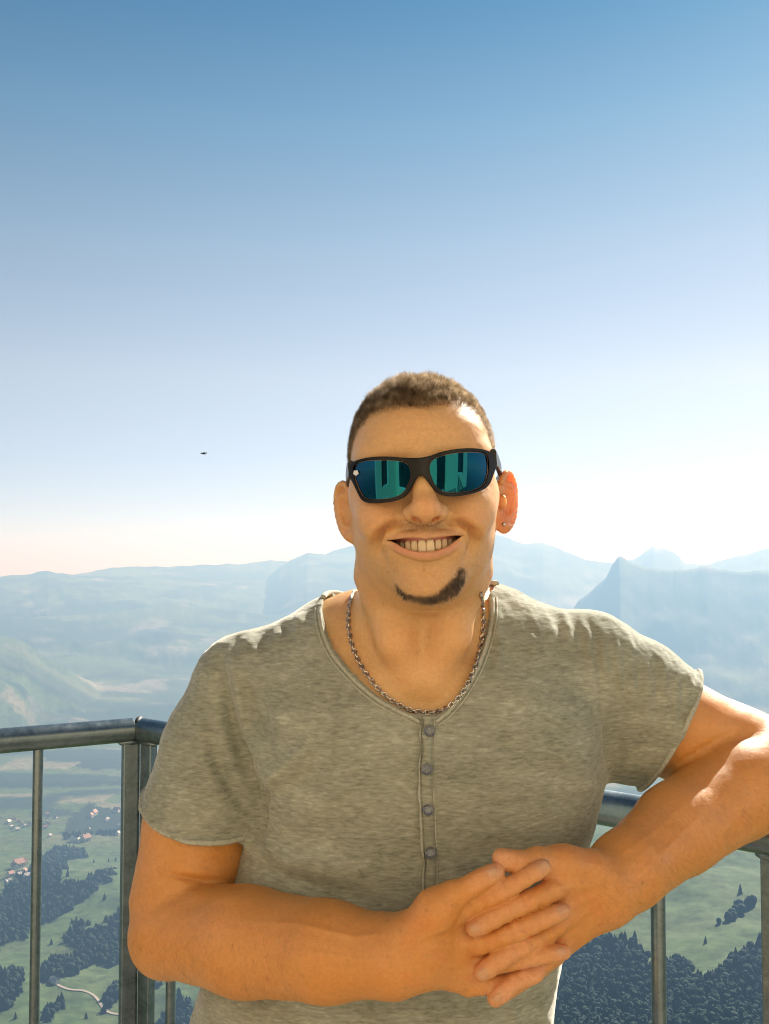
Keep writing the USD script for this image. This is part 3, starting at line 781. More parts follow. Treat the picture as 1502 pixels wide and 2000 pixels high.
# ears
def ear(sx, cu, cv, lob):
    e = Field()
    upv = unit(HZ + .10 * HX * sx + .10 * HY)
    w = unit(HX * sx * .62 + HY * .78); w = unit(w - upv * (w @ upv))
    n = unit(np.cross(w, upv)) ; n = n if n @ HY < 0 else -n           # faces the front
    R = np.stack([w, upv, n]); c = hp(cu, cv, .012)
    e.ball(c, np.array([.0160, .0282, .0042]) * s_, .004, R=R)
    a = np.linspace(-.62 * math.pi, .80 * math.pi, 18)
    rim = [c + R.T @ (np.array([math.cos(x) * .0152, math.sin(x) * .0277, .0038]) * s_) for x in a]
    e.chain(rim, [.0028 * s_] * len(rim), .0025)
    anti = [c + R.T @ (np.array([math.cos(x) * .0095 + .001, math.sin(x) * .0165 - .001, .0036]) * s_) for x in np.linspace(-.5 * math.pi, .55 * math.pi, 9)]
    e.chain(anti, [.0026 * s_] * 9, .004)
    e.ball(c + R.T @ (np.array([-.003, -.027, .001]) * s_), np.array([.0095, .0085, .0052]) * s_, .006, R=R)     # lobe
    e.ball(c + R.T @ (np.array([-.013, -.004, .006]) * s_), np.array([.0045, .0075, .0050]) * s_, .004, R=R)     # tragus
    e.ball(c + R.T @ (np.array([-.003, -.004, .0064]) * s_), np.array([.0095, .0135, .0066]) * s_, .002, 'cut', R=R)   # concha
    return e
head.sub(ear(-1, 681, 996, 0), .006)
head.sub(ear(1, 985, 976, 0), .006)

# torso: stacked sections (picture row, left, right, half depth)
TD = 1.195
SECT = [(1165, 700, 960, .050), (1205, 640, 1010, .070), (1250, 560, 1085, .090), (1300, 505, 1135, .106), (1360, 485, 1158, .117), (1430, 482, 1170, .125), (1500, 488, 1176, .129), (1600, 480, 1150, .129),
        (1700, 461, 1120, .130), (1800, 434, 1096, .132), (1900, 402, 1077, .134), (2000, 374, 1064, .137), (2150, 352, 1068, .142), (2300, 350, 1080, .142)]
SZ = np.array([B(751, r[0], TD)[2] for r in SECT])[::-1]
SXL = np.array([B(r[1], r[0], TD)[0] for r in SECT])[::-1]; SXR = np.array([B(r[2], r[0], TD)[0] for r in SECT])[::-1]
SB = np.array([r[3] * DS for r in SECT])[::-1]
TY = float(B(751, 1100, TD)[1])
def torso_shape(grow, ztop, zbot, lean=.0):
    def fn(p):
        z = p[:, 2]
        xl, xr, b = np.interp(z, SZ, SXL), np.interp(z, SZ, SXR), np.interp(z, SZ, SB) + grow
        a = .5 * (xr - xl) + grow; xc = .5 * (xl + xr)
        n = 2.5
        q = ((np.abs(p[:, 0] - xc) / a) ** n + (np.abs(p[:, 1] - TY) / b) ** n) ** (1 / n)
        d = (q - 1) * np.minimum(a, b) * .93
        return smax(smax(d, z - ztop, .03), zbot - z, .004)
    return fn
T_LO, T_HI = np.array([SXL.min() - .02, TY - .16, .78]), np.array([SXR.max() + .02, TY + .16, SZ[-1] + .02])

def limbs(f, g, sleeve=False):
    """Shoulders and upper arms, grown by g."""
    f.chain([B(480, 1340, 1.185), B(690, 1272, 1.19), B(815, 1262, 1.195)], np.array([.0545, .0525, .055]) * DS + g, .05)
    f.chain([B(1150, 1297, 1.185), B(940, 1264, 1.19), B(815, 1262, 1.195)], np.array([.0545, .0525, .055]) * DS + g, .05)
    return f

FN_ = np.array([0, 1.0, 0])
body = Field()
body.add(torso_shape(-.008, SZ[-1], .80), T_LO, T_HI, .01)
limbs(body, -.006)
for u, v, r in ((690, 1470, .075), (960, 1460, .075)):                       # chest
    body.ball(B(u, v, 1.115), np.array([.085, .035, .062]) * DS, .04)
body.chain([B(824, 1085, 1.130), B(818, 1180, 1.145), B(812, 1290, 1.168)], np.array([.0592, .0608, .069]) * DS, .018, flat=(FN_, .92))
for u0, u1 in ((766, 664), (872, 968)):                                     # trapezius
    body.cone(B(u0, 1228, 1.180), B(u1, 1268, 1.200), .036 * DS, .043 * DS, .022)
body.chain([B(690, 1300, 1.135), B(800, 1345, 1.108)], np.array([.008, .012]) * DS, .03)      # collar bones
body.chain([B(930, 1298, 1.135), B(848, 1345, 1.108)], np.array([.008, .012]) * DS, .03)
body.ball(B(824, 1352, 1.078), np.array([.016, .012, .014]) * DS, .03, 'cut')
body.sub(head, .012)
# sterno-mastoid cords
body.chain([B(722, 1130, 1.105), B(770, 1250, 1.085), B(808, 1330, 1.092)], np.array([.012, .010, .007]) * DS, .03)
body.chain([B(930, 1125, 1.105), B(885, 1245, 1.085), B(842, 1330, 1.092)], np.array([.012, .010, .007]) * DS, .03)
# upper arms
body.chain([B(480, 1340, 1.185), B(425, 1470, 1.175), B(383, 1610, 1.155), B(352, 1760, 1.135)], np.array([.052, .0535, .0536, .0530]) * DS, .015)
body.chain([B(1150, 1297, 1.185), B(1240, 1360, 1.195), B(1325, 1425, 1.20), B(1450, 1475, 1.205)], np.array([.052, .0525, .0532, .0540]) * DS, .015)
# forearms and hands, each a field of its own so that elbow and clasp stay creased
fa = Field()
fa.chain([B(346, 1812, 1.118), B(480, 1838, 1.065), B(640, 1858, 1.012), B(770, 1868, .985)], np.array([.0485, .0512, .0446, .0350]) * DS, .012)
fa.ball(B(322, 1842, 1.130), np.array([.034, .034, .034]) * DS, .02)
vA = unit(B(800, 1862, .975) - B(640, 1857, 1.0))
fa.chain([B(770, 1868, .985), B(815, 1858, .980)], np.array([.0350, .0310]) * DS, .012)
fb = Field()
fb.chain([B(1545, 1488, 1.195), B(1440, 1540, 1.160), B(1325, 1618, 1.105), B(1225, 1700, 1.045), B(1178, 1738, 1.022)], np.array([.0530, .0520, .0450, .0365, .0335]) * DS, .012)
fb.ball(B(1560, 1478, 1.215), np.array([.045, .045, .045]) * DS, .02)
FN = np.array([0, 1.0, 0])
ha = Field()
W_A = B(815, 1858, .980)
for m, r in (((893, 1786, .978), .0125), ((912, 1842, .979), .0130), ((918, 1888, .981), .0125), ((916, 1922, .985), .0110)):
    ha.cone(W_A + (B(*m) - W_A) * .05, B(*m), .0245 * DS, r * DS, .016, flat=(FN, .80))
ha.chain([B(812, 1822, .972), B(852, 1775, .966), B(884, 1748, .966)], np.array([.0210, .0165, .0122]) * DS, .014)
FA = {'thumb': ([(884, 1748, .966), (926, 1727, .962), (950, 1713, .962), (969, 1704, .964)], [.0115, .0098, .0092, .0076]),
      'index': ([(893, 1786, .976), (936, 1762, .967), (986, 1737, .962), (1034, 1710, .963), (1061, 1695, .967)], [.0118, .0094, .0090, .0080, .0070]),
      'middle': ([(912, 1842, .977), (962, 1836, .968), (1022, 1812, .962), (1072, 1791, .964), (1099, 1780, .969)], [.0120, .0096, .0093, .0083, .0072]),
      'ring': ([(918, 1888, .979), (975, 1880, .974), (1030, 1870, .968), (1075, 1864, .968), (1101, 1859, .972)], [.0115, .0092, .0086, .0078, .0068]),
      'little': ([(916, 1922, .985), (972, 1922, .981), (1010, 1916, .977), (1035, 1909, .977), (1049, 1905, .979)], [.0105, .0082, .0074, .0068, .0060])}
hb = Field()
W_B = B(1178, 1738, 1.020)
for m, r in (((1093, 1726, .988), .0125), ((1100, 1778, .990), .0130), ((1094, 1826, .994), .0125), ((1082, 1862, 1.0), .0110)):
    hb.cone(W_B + (B(*m) - W_B) * .05, B(*m), .0255 * DS, r * DS, .016, flat=(FN, .80))
hb.chain([B(1150, 1702, 1.008), B(1100, 1690, .996), B(1052, 1682, .985)], np.array([.0215, .0165, .0125]) * DS, .014)
FB = {'thumb': ([(1052, 1682, .985), (1018, 1684, .977), (998, 1682, .974), (980, 1676, .974)], [.0120, .0102, .0098, .0084]),
      'index': ([(1093, 1726, .986), (1054, 1750, .970), (1004, 1772, .962), (956, 1798, .961), (927, 1813, .964)], [.0118, .0096, .0092, .0086, .0078]),
      'middle': ([(1100, 1778, .990), (1062, 1828, .978), (1008, 1855, .964), (966, 1882, .962), (942, 1899, .965)], [.0120, .0096, .0092, .0084, .0077]),
      'ring': ([(1094, 1826, .994), (1052, 1888, .986), (1010, 1914, .976), (984, 1936, .973), (968, 1950, .975)], [.0115, .0092, .0086, .0082, .0075]),
      'little': ([(1082, 1862, 1.0), (1040, 1902, 1.003), (1006, 1926, 1.006), (985, 1942, 1.010)], [.0105, .0080, .0074, .0066])}
for h_, FF in ((ha, FA), (hb, FB)):
    for nm, (pp, rr) in FF.items():
        f_ = Field()
        q = spline([B(*x) for x in pp], 9) if len(pp) > 2 else [B(*x) for x in pp]
        rr2 = np.interp(np.linspace(0, 1, 9), np.linspace(0, 1, len(rr)), rr)
        bulge = 1 + .045 * np.exp(-((np.linspace(0, 1, 9) - .5) / .09) ** 2) + .03 * np.exp(-((np.linspace(0, 1, 9) - .8) / .07) ** 2)
        tipb = 1 + .085 * smoothstep(.72, 1.0, np.linspace(0, 1, 9))
        f_.chain(q, rr2 * bulge * tipb * DS * .955, .003)
        h_.sub(f_, .0035 if nm != 'thumb' else .006)
fa.sub(ha, .012); fb.sub(hb, .012)
arms = Field(); arms.sub(fa, .002); arms.sub(fb, .0022)
body.sub(arms, .005)
# ================================================================ the T-shirt
shirt = Field()
shirt.add(torso_shape(0, SZ[-1], .845), T_LO, T_HI, .01)
limbs(shirt, .0005)
for u, v, r in ((690, 1470, .075), (960, 1460, .075)):
    shirt.ball(B(u, v, 1.108), np.array([.088, .037, .065]) * DS, .045)
for u0, u1 in ((766, 664), (872, 968)):
    shirt.cone(B(u0, 1222, 1.180), B(u1, 1264, 1.200), .0385 * DS, .0470 * DS, .022)
def half(pt, n):
    pt, n = np.asarray(pt, float), unit(n)
    return lambda p: (p - pt) @ n
def sleeve(pts, rs, hem_pt, hem_n, core, rc, extra=None):
    f = Field(); f.chain(pts, np.array(rs) * DS, .03)
    if extra: f.chain(extra[0], np.array(extra[1]) * DS, .03)
    l_, h_ = f.bounds()
    f.add(half(hem_pt, hem_n), l_, h_, .0015, 'and')
    f.cone(core[0], core[1], rc[0] * DS, rc[1] * DS, .003, 'cut')
    return f
h0, h1 = B(287, 1556, 1.16), B(492, 1622, 1.14)
nA = unit(np.cross(h1 - h0, unit(np.array([0, 1, .30])))); nA = nA if nA[2] < 0 else -nA
slA = sleeve([B(480, 1340, 1.185), B(428, 1465, 1.175), B(392, 1590, 1.158), B(381, 1650, 1.15)], [.0555, .0575, .0572, .0572], .5 * (h0 + h1), nA, (B(394, 1565, 1.160), B(366, 1720, 1.140)), (.0545, .0552))
g0, g1 = B(1362, 1322, 1.205), B(1270, 1508, 1.195)
nB = unit(np.cross(g1 - g0, unit(np.array([.10, 1, 0])))); nB = nB if nB[0] > 0 else -nB
slB = sleeve([B(1150, 1297, 1.185), B(1240, 1360, 1.195), B(1330, 1428, 1.20), B(1400, 1470, 1.203)], [.0560, .0575, .0572, .0572], .5 * (g0 + g1), nB, (B(1305, 1412, 1.20), B(1440, 1482, 1.205)), (.0548, .0552),
             ([B(1150, 1430, 1.19), B(1235, 1448, 1.195), B(1300, 1462, 1.20)], [.045, .040, .036]))
shirt.sub(slA, .016); shirt.sub(slB, .016)
NECK = [(629, 1188), (633, 1222), (650, 1268), (688, 1315), (738, 1359), (786, 1386), (818, 1401), (850, 1401), (884, 1372), (922, 1314), (945, 1255), (955, 1200), (954, 1150), (950, 1000), (640, 1000), (634, 1150)]
def neck_fn(p):
    u, v, d = uvd(p)
    return np.maximum(poly_sdf(u, v, NECK) * .00056 * DS, d - 1.205 * DS)
shirt.add(neck_fn, B(600, 1420, .95), B(980, 1000, 1.25), .002, 'cut')
nc = Field().cone(B(800, 1260, 1.185), B(806, 1000, 1.185), .089 * DS, .096 * DS, 0, flat=(FN, .84))
shirt.add(nc, B(560, 1180, 1.02), B(1060, 900, 1.40), .002, 'cut')
lo, hi = body.bounds()
gx = axis_grid(lo[0] - .01, hi[0] + .01, .0045, [(B(648, 950, 1.09)[0], B(1125, 1800, 1.0)[0], .00155)])
gy = axis_grid(lo[1] - .01, hi[1] + .01, .0045, [(B(800, 1000, .955)[1], B(800, 1000, 1.09)[1], .0017)])
gz = axis_grid(lo[2] - .01, hi[2] + .01, .0045, [(B(0, 1970, .97)[2], B(0, 1650, .97)[2], .00145), (B(0, 1190, 1.05)[2], B(0, 735, 1.09)[2], .0017)])
bv, bf = surface(body, gx, gy, gz)

def gauss(d, s): return np.exp(-.5 * (d / s) ** 2)
bn = normals_of(bv, bf)
bu, bw, bd = uvd(bv)
view = unit(CAM - bv); front = np.clip((bn * view).sum(1) * 1.6, 0, 1)
mm = .001
face = (bw < 1195) & (bd < 1.09 * DS)
disp = np.zeros(len(bv))
def groove(pts, depth, sig, mask=None, taper=True, side=0.0):
    global disp
    d, t = pline(bu, bw, pts)
    w = gauss(d, sig) * (np.sin(np.clip(t, .02, .98) * math.pi) ** .6 if taper else 1)
    disp = disp - depth * mm * w * front * (face if mask is None else mask)
# folds of a broad smile
groove([(790, 1020), (768, 1024), (746, 1037), (735, 1060), (740, 1092)], 10, 4.6)
groove([(870, 1018), (898, 1020), (919, 1033), (926, 1055), (919, 1086)], 10, 4.6)
groove([(752, 1066), (748, 1088), (756, 1110)], 2.4, 4.5)
groove([(776, 1008), (752, 1014), (728, 1030), (718, 1056)], -3.4, 9)
groove([(884, 1004), (908, 1008), (934, 1024), (943, 1050)], -3.4, 9)
groove([(910, 1054), (915, 1078), (906, 1102)], 2.4, 4.5)
groove([(831, 1024), (831, 1043)], .8, 4)
groove([(795, 1103), (832, 1112), (870, 1100)], 2.2, 8)
for q in ([(730, 838), (790, 832), (850, 836), (905, 832)], [(725, 862), (790, 856), (850, 860), (910, 856)]): groove(q, .5, 3.5)
for (cu, cv, s, a) in ((740, 1006, 26, 5.0), (921, 998, 26, 5.0), (714, 1052, 18, 3.4), (948, 1046, 18, 3.4), (838, 1148, 20, 2.0), (772, 1075, 14, 1.5), (892, 1068, 14, 1.5)):
    disp = disp + a * mm * np.exp(-.5 * ((bu - cu) ** 2 + (bw - cv) ** 2) / s ** 2) * front * face
# jaw edge over the neck
groove([(762, 1150), (784, 1181), (836, 1193), (890, 1178), (916, 1140)], 2.6, 9)
for q_ in ([(716, 1112), (732, 1138), (756, 1160), (790, 1185)], [(940, 1104), (930, 1130), (912, 1152), (884, 1180)]): groove(q_, 3.6, 8)
# neck: faint rings; hands: knuckle creases, tendons
nk = (bw > 1185) & (bw < 1345) & (bd > 1.0)
groove([(720, 1238), (780, 1262), (850, 1262), (910, 1232)], .7, 5, nk)
hand = (bw > 1630) & (bd < 1.03 * DS) & (bu > 780) & (bu < 1180)
for h_, FF in (('A', FA), ('B', FB)):
    for nm, (pp, rr) in FF.items():
        q = spline([(x[0], x[1]) for x in pp], 41)
        for fr in ((.52, .42, .475, .565) if nm != 'thumb' else (.52, .60)) + (.80, .765):
            k = int(fr * 40); c = q[k]; t = unit(q[min(k + 1, 40)] - q[max(k - 1, 0)]); nrm = np.array([-t[1], t[0]])
            groove([c - nrm * 11, c + nrm * 11], .65, 2.0, hand)
for (a, b) in (((905, 1798), (818, 1835)), ((915, 1845), (820, 1853)), ((915, 1888), (822, 1872)), ((1085, 1735), (1165, 1728)), ((1092, 1785), (1168, 1745)), ((1085, 1828), (1165, 1765))):
    groove([a, b], -1.5, 5, hand)
for q_ in ([(470, 1800), (580, 1805), (690, 1830), (780, 1822)], [(520, 1880), (620, 1862), (740, 1880)], [(1400, 1560), (1320, 1640), (1240, 1720), (1190, 1735)], [(1350, 1560), (1270, 1630), (1210, 1672)], [(850, 1800), (880, 1830), (870, 1870)], [(1120, 1720), (1140, 1770), (1120, 1810)]):
    groove(q_, -.9, 4.5, (bd < 1.16 * DS) & (bw > 1500))
arm_l = (bu < 520) & (bw > 1640) & (bw < 1800)
groove([(322, 1702), (352, 1713), (400, 1721), (480, 1731)], 5.0, 4.5, arm_l, True)
groove([(330, 1690), (400, 1702), (470, 1706)], -2.2, 10, arm_l); groove([(330, 1738), (400, 1746), (470, 1752)], -2.2, 10, arm_l)
arm_r = (bu > 1290) & (bw > 1380) & (bw < 1560)
groove([(1316, 1498), (1372, 1464), (1412, 1442), (1446, 1420)], 3.5, 4.5, arm_r)
# skin unevenness
disp = disp + (fbm(bv * 38, 3, 5) - .5) * .0012 + (fbm(bv * 160, 2, 6) - .5) * .0004
bv = bv + bn * disp[:, None]

# the skin's own colours
cov0 = np.full(len(bv), 1.0); k0_ = np.nonzero(bw > 1140)[0]; cov0[k0_] = shirt.eval(bv[k0_])
base = np.array([.62, .355, .150]); arm_c = np.array([.56, .243, .062])
colr = np.tile(base, (len(bv), 1))
def blend(w, c):
    global colr
    w = np.clip(w, 0, 1)[:, None]; colr = colr * (1 - w) + np.asarray(c) * w
blend(smoothstep(1440, 1560, bw), arm_c)
blend(smoothstep(1290, 1330, bu) * smoothstep(1300, 1340, bw), arm_c)
q = hl(bv)
blend((fbm(bv * 24, 4, 31) - .42) * 1.0, base * [1.02, .86, .80])
blend(.30 * np.exp(-.5 * ((bu - 832) ** 2 + (bw - 1004) ** 2) / 26 ** 2) * face, [.54, .22, .12])
for cu, cv in ((748, 1012), (914, 1002)): blend(.30 * np.exp(-.5 * ((bu - cu) ** 2 + (bw - cv) ** 2) / 28 ** 2) * face, [.54, .23, .12])
for cu in (672, 992): blend(.50 * smoothstep(24, 14, np.abs(bu - cu)) * (.45 if cu < 800 else 1.0) * (np.abs(bw - 988) < 75) * (np.abs(q[:, 0]) > .071), [.58, .20, .08])
# lips, inside of the mouth
dl_u, _ = pline(bu, bw, [(x[0], x[1]) for x in lipu]); dl_l, _ = pline(bu, bw, [(x[0], x[1]) for x in lipl])
md = poly_sdf(bu, bw, MOUTH)
blend(.45 * smoothstep(7, 3.0, dl_u) * face * smoothstep(750, 775, bu) * smoothstep(912, 888, bu), [.46, .19, .125])
blend(.62 * smoothstep(10, 4, dl_l) * face * smoothstep(752, 785, bu) * smoothstep(910, 880, bu), [.54, .205, .145])
inside = face & (md < 1) & (bd > (HD - .080) * DS) & (bd < (HD - .04) * DS)
blend(inside * 1.0, [.045, .012, .010])
# shaved beard, cropped hair's ground
spk = fbm(bv * 900, 2, 44)
blend(.26 * smoothstep(1016, 1030, bw) * smoothstep(1046, 1036, bw) * smoothstep(768, 792, bu) * smoothstep(900, 872, bu) * face * (.5 + spk), [.10, .065, .045])
beard = smoothstep(1040, 1110, bw) * smoothstep(1215, 1170, bw) * (bd < 1.12 * DS)
blend(.14 * beard * (.4 + spk), [.11, .075, .05])
GO = [(774, 1144), (780, 1154), (791, 1163), (809, 1169), (834, 1171), (861, 1165), (881, 1151), (895, 1133), (901, 1117)]
gd, gt = pline(bu, bw, GO)
GWID = np.interp(gt, [0, .2, .5, .75, 1], [4, 6.5, 10, 15, 10])
blend(.62 * smoothstep(1.15, .2, gd / GWID) * np.interp(gt, [0, .3, .6, .85, 1], [.5, .8, .85, 1, .6]) * face, [.13, .10, .075])
def hairline(x):
    return np.interp(np.abs(x + .002) / DS, [0, .030, .044, .054, .061, .066, .070, .074, .09], [.0735, .0745, .0725, .0645, .052, .035, .012, -.004, -.01])
def scalp(p):
    """How far inside the hairline a point of the head lies (metres)."""
    x, y, z = hl(p).T
    f = z - hairline(x) + (fbm(np.asarray(p) * 95, 3, 41) - .5) * .010 + .004 * np.exp(-((x + .004) / .012) ** 2)
    b = z + .052 - .0 * x
    side = smoothstep(-.012, .012, y - .004)
    return np.where(y < -.010, f, f * (1 - side) + b * side)
sc = scalp(bv)
onhead = (bw < 1110) & (np.linalg.norm(q * [1, .8, .9], axis=1) < .16) & ~((np.abs(q[:, 0]) > .0745) & (q[:, 2] < .02))
blend(.62 * smoothstep(-.004, .010, sc) * onhead, [.12, .085, .055])
blend(.35 * smoothstep(.45, .7, fbm(bv * 60, 3, 12)) * hand, arm_c * [1.05, .86, .9])
# freckles and a few moles
mole_r = np.random.default_rng(77)
mk_ = np.nonzero((front > .5) & (bd < 1.22 * DS) & (cov0 > 0) & ~inside)[0]
for k in mole_r.choice(mk_, 70):
    rr_ = mole_r.uniform(.0007, .0015); near_ = np.nonzero(np.abs(bv - bv[k]).max(1) < .005)[0]
    w_ = np.zeros(len(bv)); w_[near_] = mole_r.uniform(.15, .5) * np.exp(-.5 * (np.linalg.norm(bv[near_] - bv[k], axis=1) / rr_) ** 2)
    blend(w_, [.20, .085, .035])
# nails are built; finger ends are pinker
for FF in (FA, FB):
    for nm, (pp, rr) in FF.items():
        blend(.55 * np.exp(-.5 * ((bu - pp[-1][0]) ** 2 + (bw - pp[-1][1]) ** 2) / 15 ** 2) * hand, [.62, .31, .185])
        fd, ft = pline(bu, bw, [(x[0], x[1]) for x in pp])
        blend(.40 * smoothstep(19, 12, fd) * smoothstep(.25, .5, ft) * hand, [.62, .30, .145])

m_skin = mat('skin_look', {
    'a': ('attribute', dict(attribute='tone')), 'g': ('texture_coordinate', {}),
    'n': ('noise_texture', dict(scale=240.0, detail=4.0, roughness=.7)), 'r': ('rgb_ramp', {'ramp': [(.25, (.90, .88, .86)), (.75, (1.09, 1.10, 1.12))]}),
    'v': ('voronoi_texture', dict(scale=900.0)), 'n2': ('noise_texture', dict(scale=120.0, detail=6.0, roughness=.7)),
    'b': ('bump', dict(strength=.16, distance=.0006)), 'b2': ('bump', dict(strength=.28, distance=.0015)),
    'm': ('mix_color', dict(blend_type='multiply', fac=1.0, use_clamp=False)), 'm2': ('mix_color', dict(blend_type='multiply', fac=1.0, use_clamp=False)),
    'nf': ('noise_texture', dict(scale=1100.0, detail=3.0, roughness=.8)), 'rf': ('rgb_ramp', {'ramp': [(.25, (.80, .78, .76)), (.5, (1.0, 1.0, 1.0)), (.75, (1.20, 1.22, 1.24))]}),
    'nr': ('noise_texture', dict(scale=18.0, detail=4.0)), 'rr': ('rgb_ramp', {'ramp': [(.3, (.38, .38, .38)), (.7, (.54, .54, .54))]}),
    'p': ('principled_bsdf', dict(subsurface_weight=.36, subsurface_radius=(1.0, .32, .14), subsurface_scale=.0034, subsurface_method='random_walk', specular_ior_level=.42))},
    [('g.object', 'n.vector'), ('g.object', 'v.vector'), ('g.object', 'n2.vector'), ('g.object', 'nr.vector'), ('n.fac', 'r.fac'), ('a.color', 'm.a'), ('r.color', 'm.b'), ('g.object', 'nf.vector'), ('nf.fac', 'rf.fac'), ('m.result', 'm2.a'), ('rf.color', 'm2.b'), ('m2.result', 'p.base_color'),
     ('v.distance', 'b.height'), ('n2.fac', 'b2.height'), ('b.normal', 'b2.normal'), ('b2.normal', 'p.normal'), ('nr.fac', 'rr.fac'), ('rr.color', 'p.roughness')])
org = np.array([B(760, 1500, 1.19)[0], B(760, 1500, 1.19)[1], 0.0])
cov = cov0
bv = bv - bn * (.016 * smoothstep(-.0022, -.0074, cov) * (bd > 1.035 * DS))[:, None]
man = obj('person', trimesh.Trimesh(bv, bf, process=False), m_skin, smooth=True, attrs={'tone': colr}, label='smiling man in a heather olive T-shirt leaning with clasped hands', cat='person')
body_tm = trimesh.Trimesh(bv, bf, process=False)
bnorm = normals_of(bv, bf); body_tree = cKDTree(bv)

def ray_on(tm, u, v, start=.5):
    """Where lines of sight first meet a finished mesh, with its normals."""
    u, v = np.atleast_1d(np.asarray(u, float)), np.atleast_1d(np.asarray(v, float))
    r = unit(P(u, v, 1.0) - CAM)
    o = np.broadcast_to(CAM, r.shape) + r * start
    loc, ri, ti = tm.ray.intersects_location(o, r, multiple_hits=False)
    p = np.full(r.shape, np.nan); n = np.full(r.shape, np.nan)
    p[ri] = loc; n[ri] = tm.face_normals[ti]
    bad = np.isnan(p[:, 0])
    if bad.any():
        dd, kk = cKDTree(tm.vertices).query(o[bad] + r[bad] * .6); p[bad] = tm.vertices[kk]; n[bad] = -r[bad]
    n = np.where((n * r).sum(1, keepdims=True) > 0, -n, n)
    return p, n

# finger nails
m_nail = mat('nail_look', {'p': ('principled_bsdf', dict(base_color=(.61, .315, .175), roughness=.36, subsurface_weight=.3, subsurface_radius=(1, .4, .2), subsurface_scale=.002, specular_ior_level=.3))})
for (cu, cv, du, dv, L, Wd) in ((962, 1703, 20, -9, 11, 9), (1063, 1690, 22, -12, 11.5, 10), (1099, 1776, 22, -6, 12, 9.5), (1096, 1858, 20, -3, 10, 9), (927, 1813, -22, 12, 11, 10.5), (943, 1902, -20, 13, 11, 10.5), (971, 1950, -14, 16, 9.5, 9)):
    t = unit(np.array([du, dv])); s2 = np.array([-t[1], t[0]])
    uu, vv = np.meshgrid(np.linspace(-1, 1, 11), np.linspace(-1, 1, 9), indexing='ij')
    k = np.sqrt(1 - .5 * vv ** 2); x = uu * np.where(uu > 0, k, 1 - .12 * vv ** 2)
    y = vv * np.sqrt(1 - .22 * uu ** 2)
    pu, pv = cu + t[0] * x * L + s2[0] * y * Wd, cv + t[1] * x * L + s2[1] * y * Wd
    p, n = ray_on(body_tm, pu.ravel(), pv.ravel()); n = unit(n)
    e = np.maximum(np.abs(uu), np.abs(vv)).ravel()
    top = p + n * np.where(e > .96, -.0004, .00035)[:, None]
    G_ = np.arange(99).reshape(11, 9)
    f = np.stack([G_[:-1, :-1], G_[1:, :-1], G_[1:, 1:], G_[:-1, 1:]], -1).reshape(-1, 4)
    tm_ = trimesh.Trimesh(*meshkit.arrays((top, f))[:2], process=False)
    if (tm_.face_normals @ unit(CAM - p.mean(0))).sum() < 0: tm_.invert()
    obj('fingernail', tm_, m_nail, man, smooth=True)

# teeth and gum
m_tooth = mat('tooth_look', {'p': ('principled_bsdf', dict(base_color=(.62, .49, .31), roughness=.22, subsurface_weight=.2, subsurface_scale=.002, subsurface_radius=(1, .8, .5)))})
m_gum = mat('gum_look', {'p': ('principled_bsdf', dict(base_color=(.42, .17, .13), roughness=.3))})
tx = [(-4.15, 10.5), (-3.2, 11), (-2.35, 12.5), (-1.45, 13.5), (-.5, 16), (.5, 16), (1.45, 13.5), (2.35, 12.5), (3.2, 11), (4.15, 10.5)]
cu_ = 832.5
for k, (s, w) in enumerate(tx):
    side = np.sign(s); j = abs(s)
    off = {.5: 7.7, 1.45: 22, 2.35: 34, 3.2: 44.5, 4.15: 53}[j] * side
    uc = cu_ + off; tilt = -.068 * off
    top, bot = 1056 + tilt, {.5: 1077, 1.45: 1074.5, 2.35: 1074.5, 3.2: 1070, 4.15: 1065}[j] + tilt + .7 * math.sin(k * 1.7)
    dy = -.0868 + .0330 * (off / 64) ** 2 + .0006 * math.sin(k * 2.3)
    c = hp(uc, .5 * (top + bot), dy); hgt = (bot - top) * .00048 * DS; wd = w * .00048 * DS * (1 - .12 * (off / 64) ** 2)
    m = trimesh.creation.icosphere(3); vv = m.vertices
    sg = np.sign(vv) * np.abs(vv) ** .42
    sg = sg / np.maximum(np.abs(sg).max(0), 1e-9)
    sg[:, 0] *= 1 - .16 * (sg[:, 2] > 0) * sg[:, 2]
    yaw = math.atan(off / 64 * .85)
    Rz = np.array([[math.cos(yaw), -math.sin(yaw), 0], [math.sin(yaw), math.cos(yaw), 0], [0, 0, 1]])
    m.vertices = c + (sg * np.array([wd / 2 * 1.05, .0032, hgt * .62])) @ Rz.T @ HR
    obj('tooth', m, m_tooth, man, smooth=True)
gp = [hp(cu_ + o, 1051 - .068 * o, -.0848 + .0330 * (o / 64) ** 2) for o in np.linspace(-56, 56, 15)]
gum_ = tube(gp, .0040 * DS, 12)
obj('gum', gum_, m_gum, man, smooth=True)
low = [hp(cu_ + o, 1090 - .068 * o - .0045 * o * o / 2, -.0760 + .0225 * (o / 64) ** 2) for o in np.linspace(-52, 52, 15)]
obj('lower_gum', tube(low, .0050 * DS, 10), m_gum, man, smooth=True)
l_, h_ = shirt.bounds()
sx = axis_grid(l_[0] - .012, h_[0] + .012, .0034, [(B(380, 1500, 1.16)[0], B(560, 1500, 1.1)[0], .0024), (B(1120, 1300, 1.16)[0], B(1370, 1300, 1.2)[0], .0024)])
sy = axis_grid(l_[1] - .012, h_[1] + .012, .0046, [(B(0, 1500, 1.03)[1], B(0, 1500, 1.2)[1], .0034)])
sz = axis_grid(l_[2] - .012, h_[2] + .012, .0036, [])
sv, sf = surface(shirt, sx, sy, sz)
sn = normals_of(sv, sf)
su, sw, sd = uvd(sv)
sview = unit(CAM - sv); sfr = smoothstep(.0, .5, (sn * sview).sum(1))
sdisp = np.zeros(len(sv))
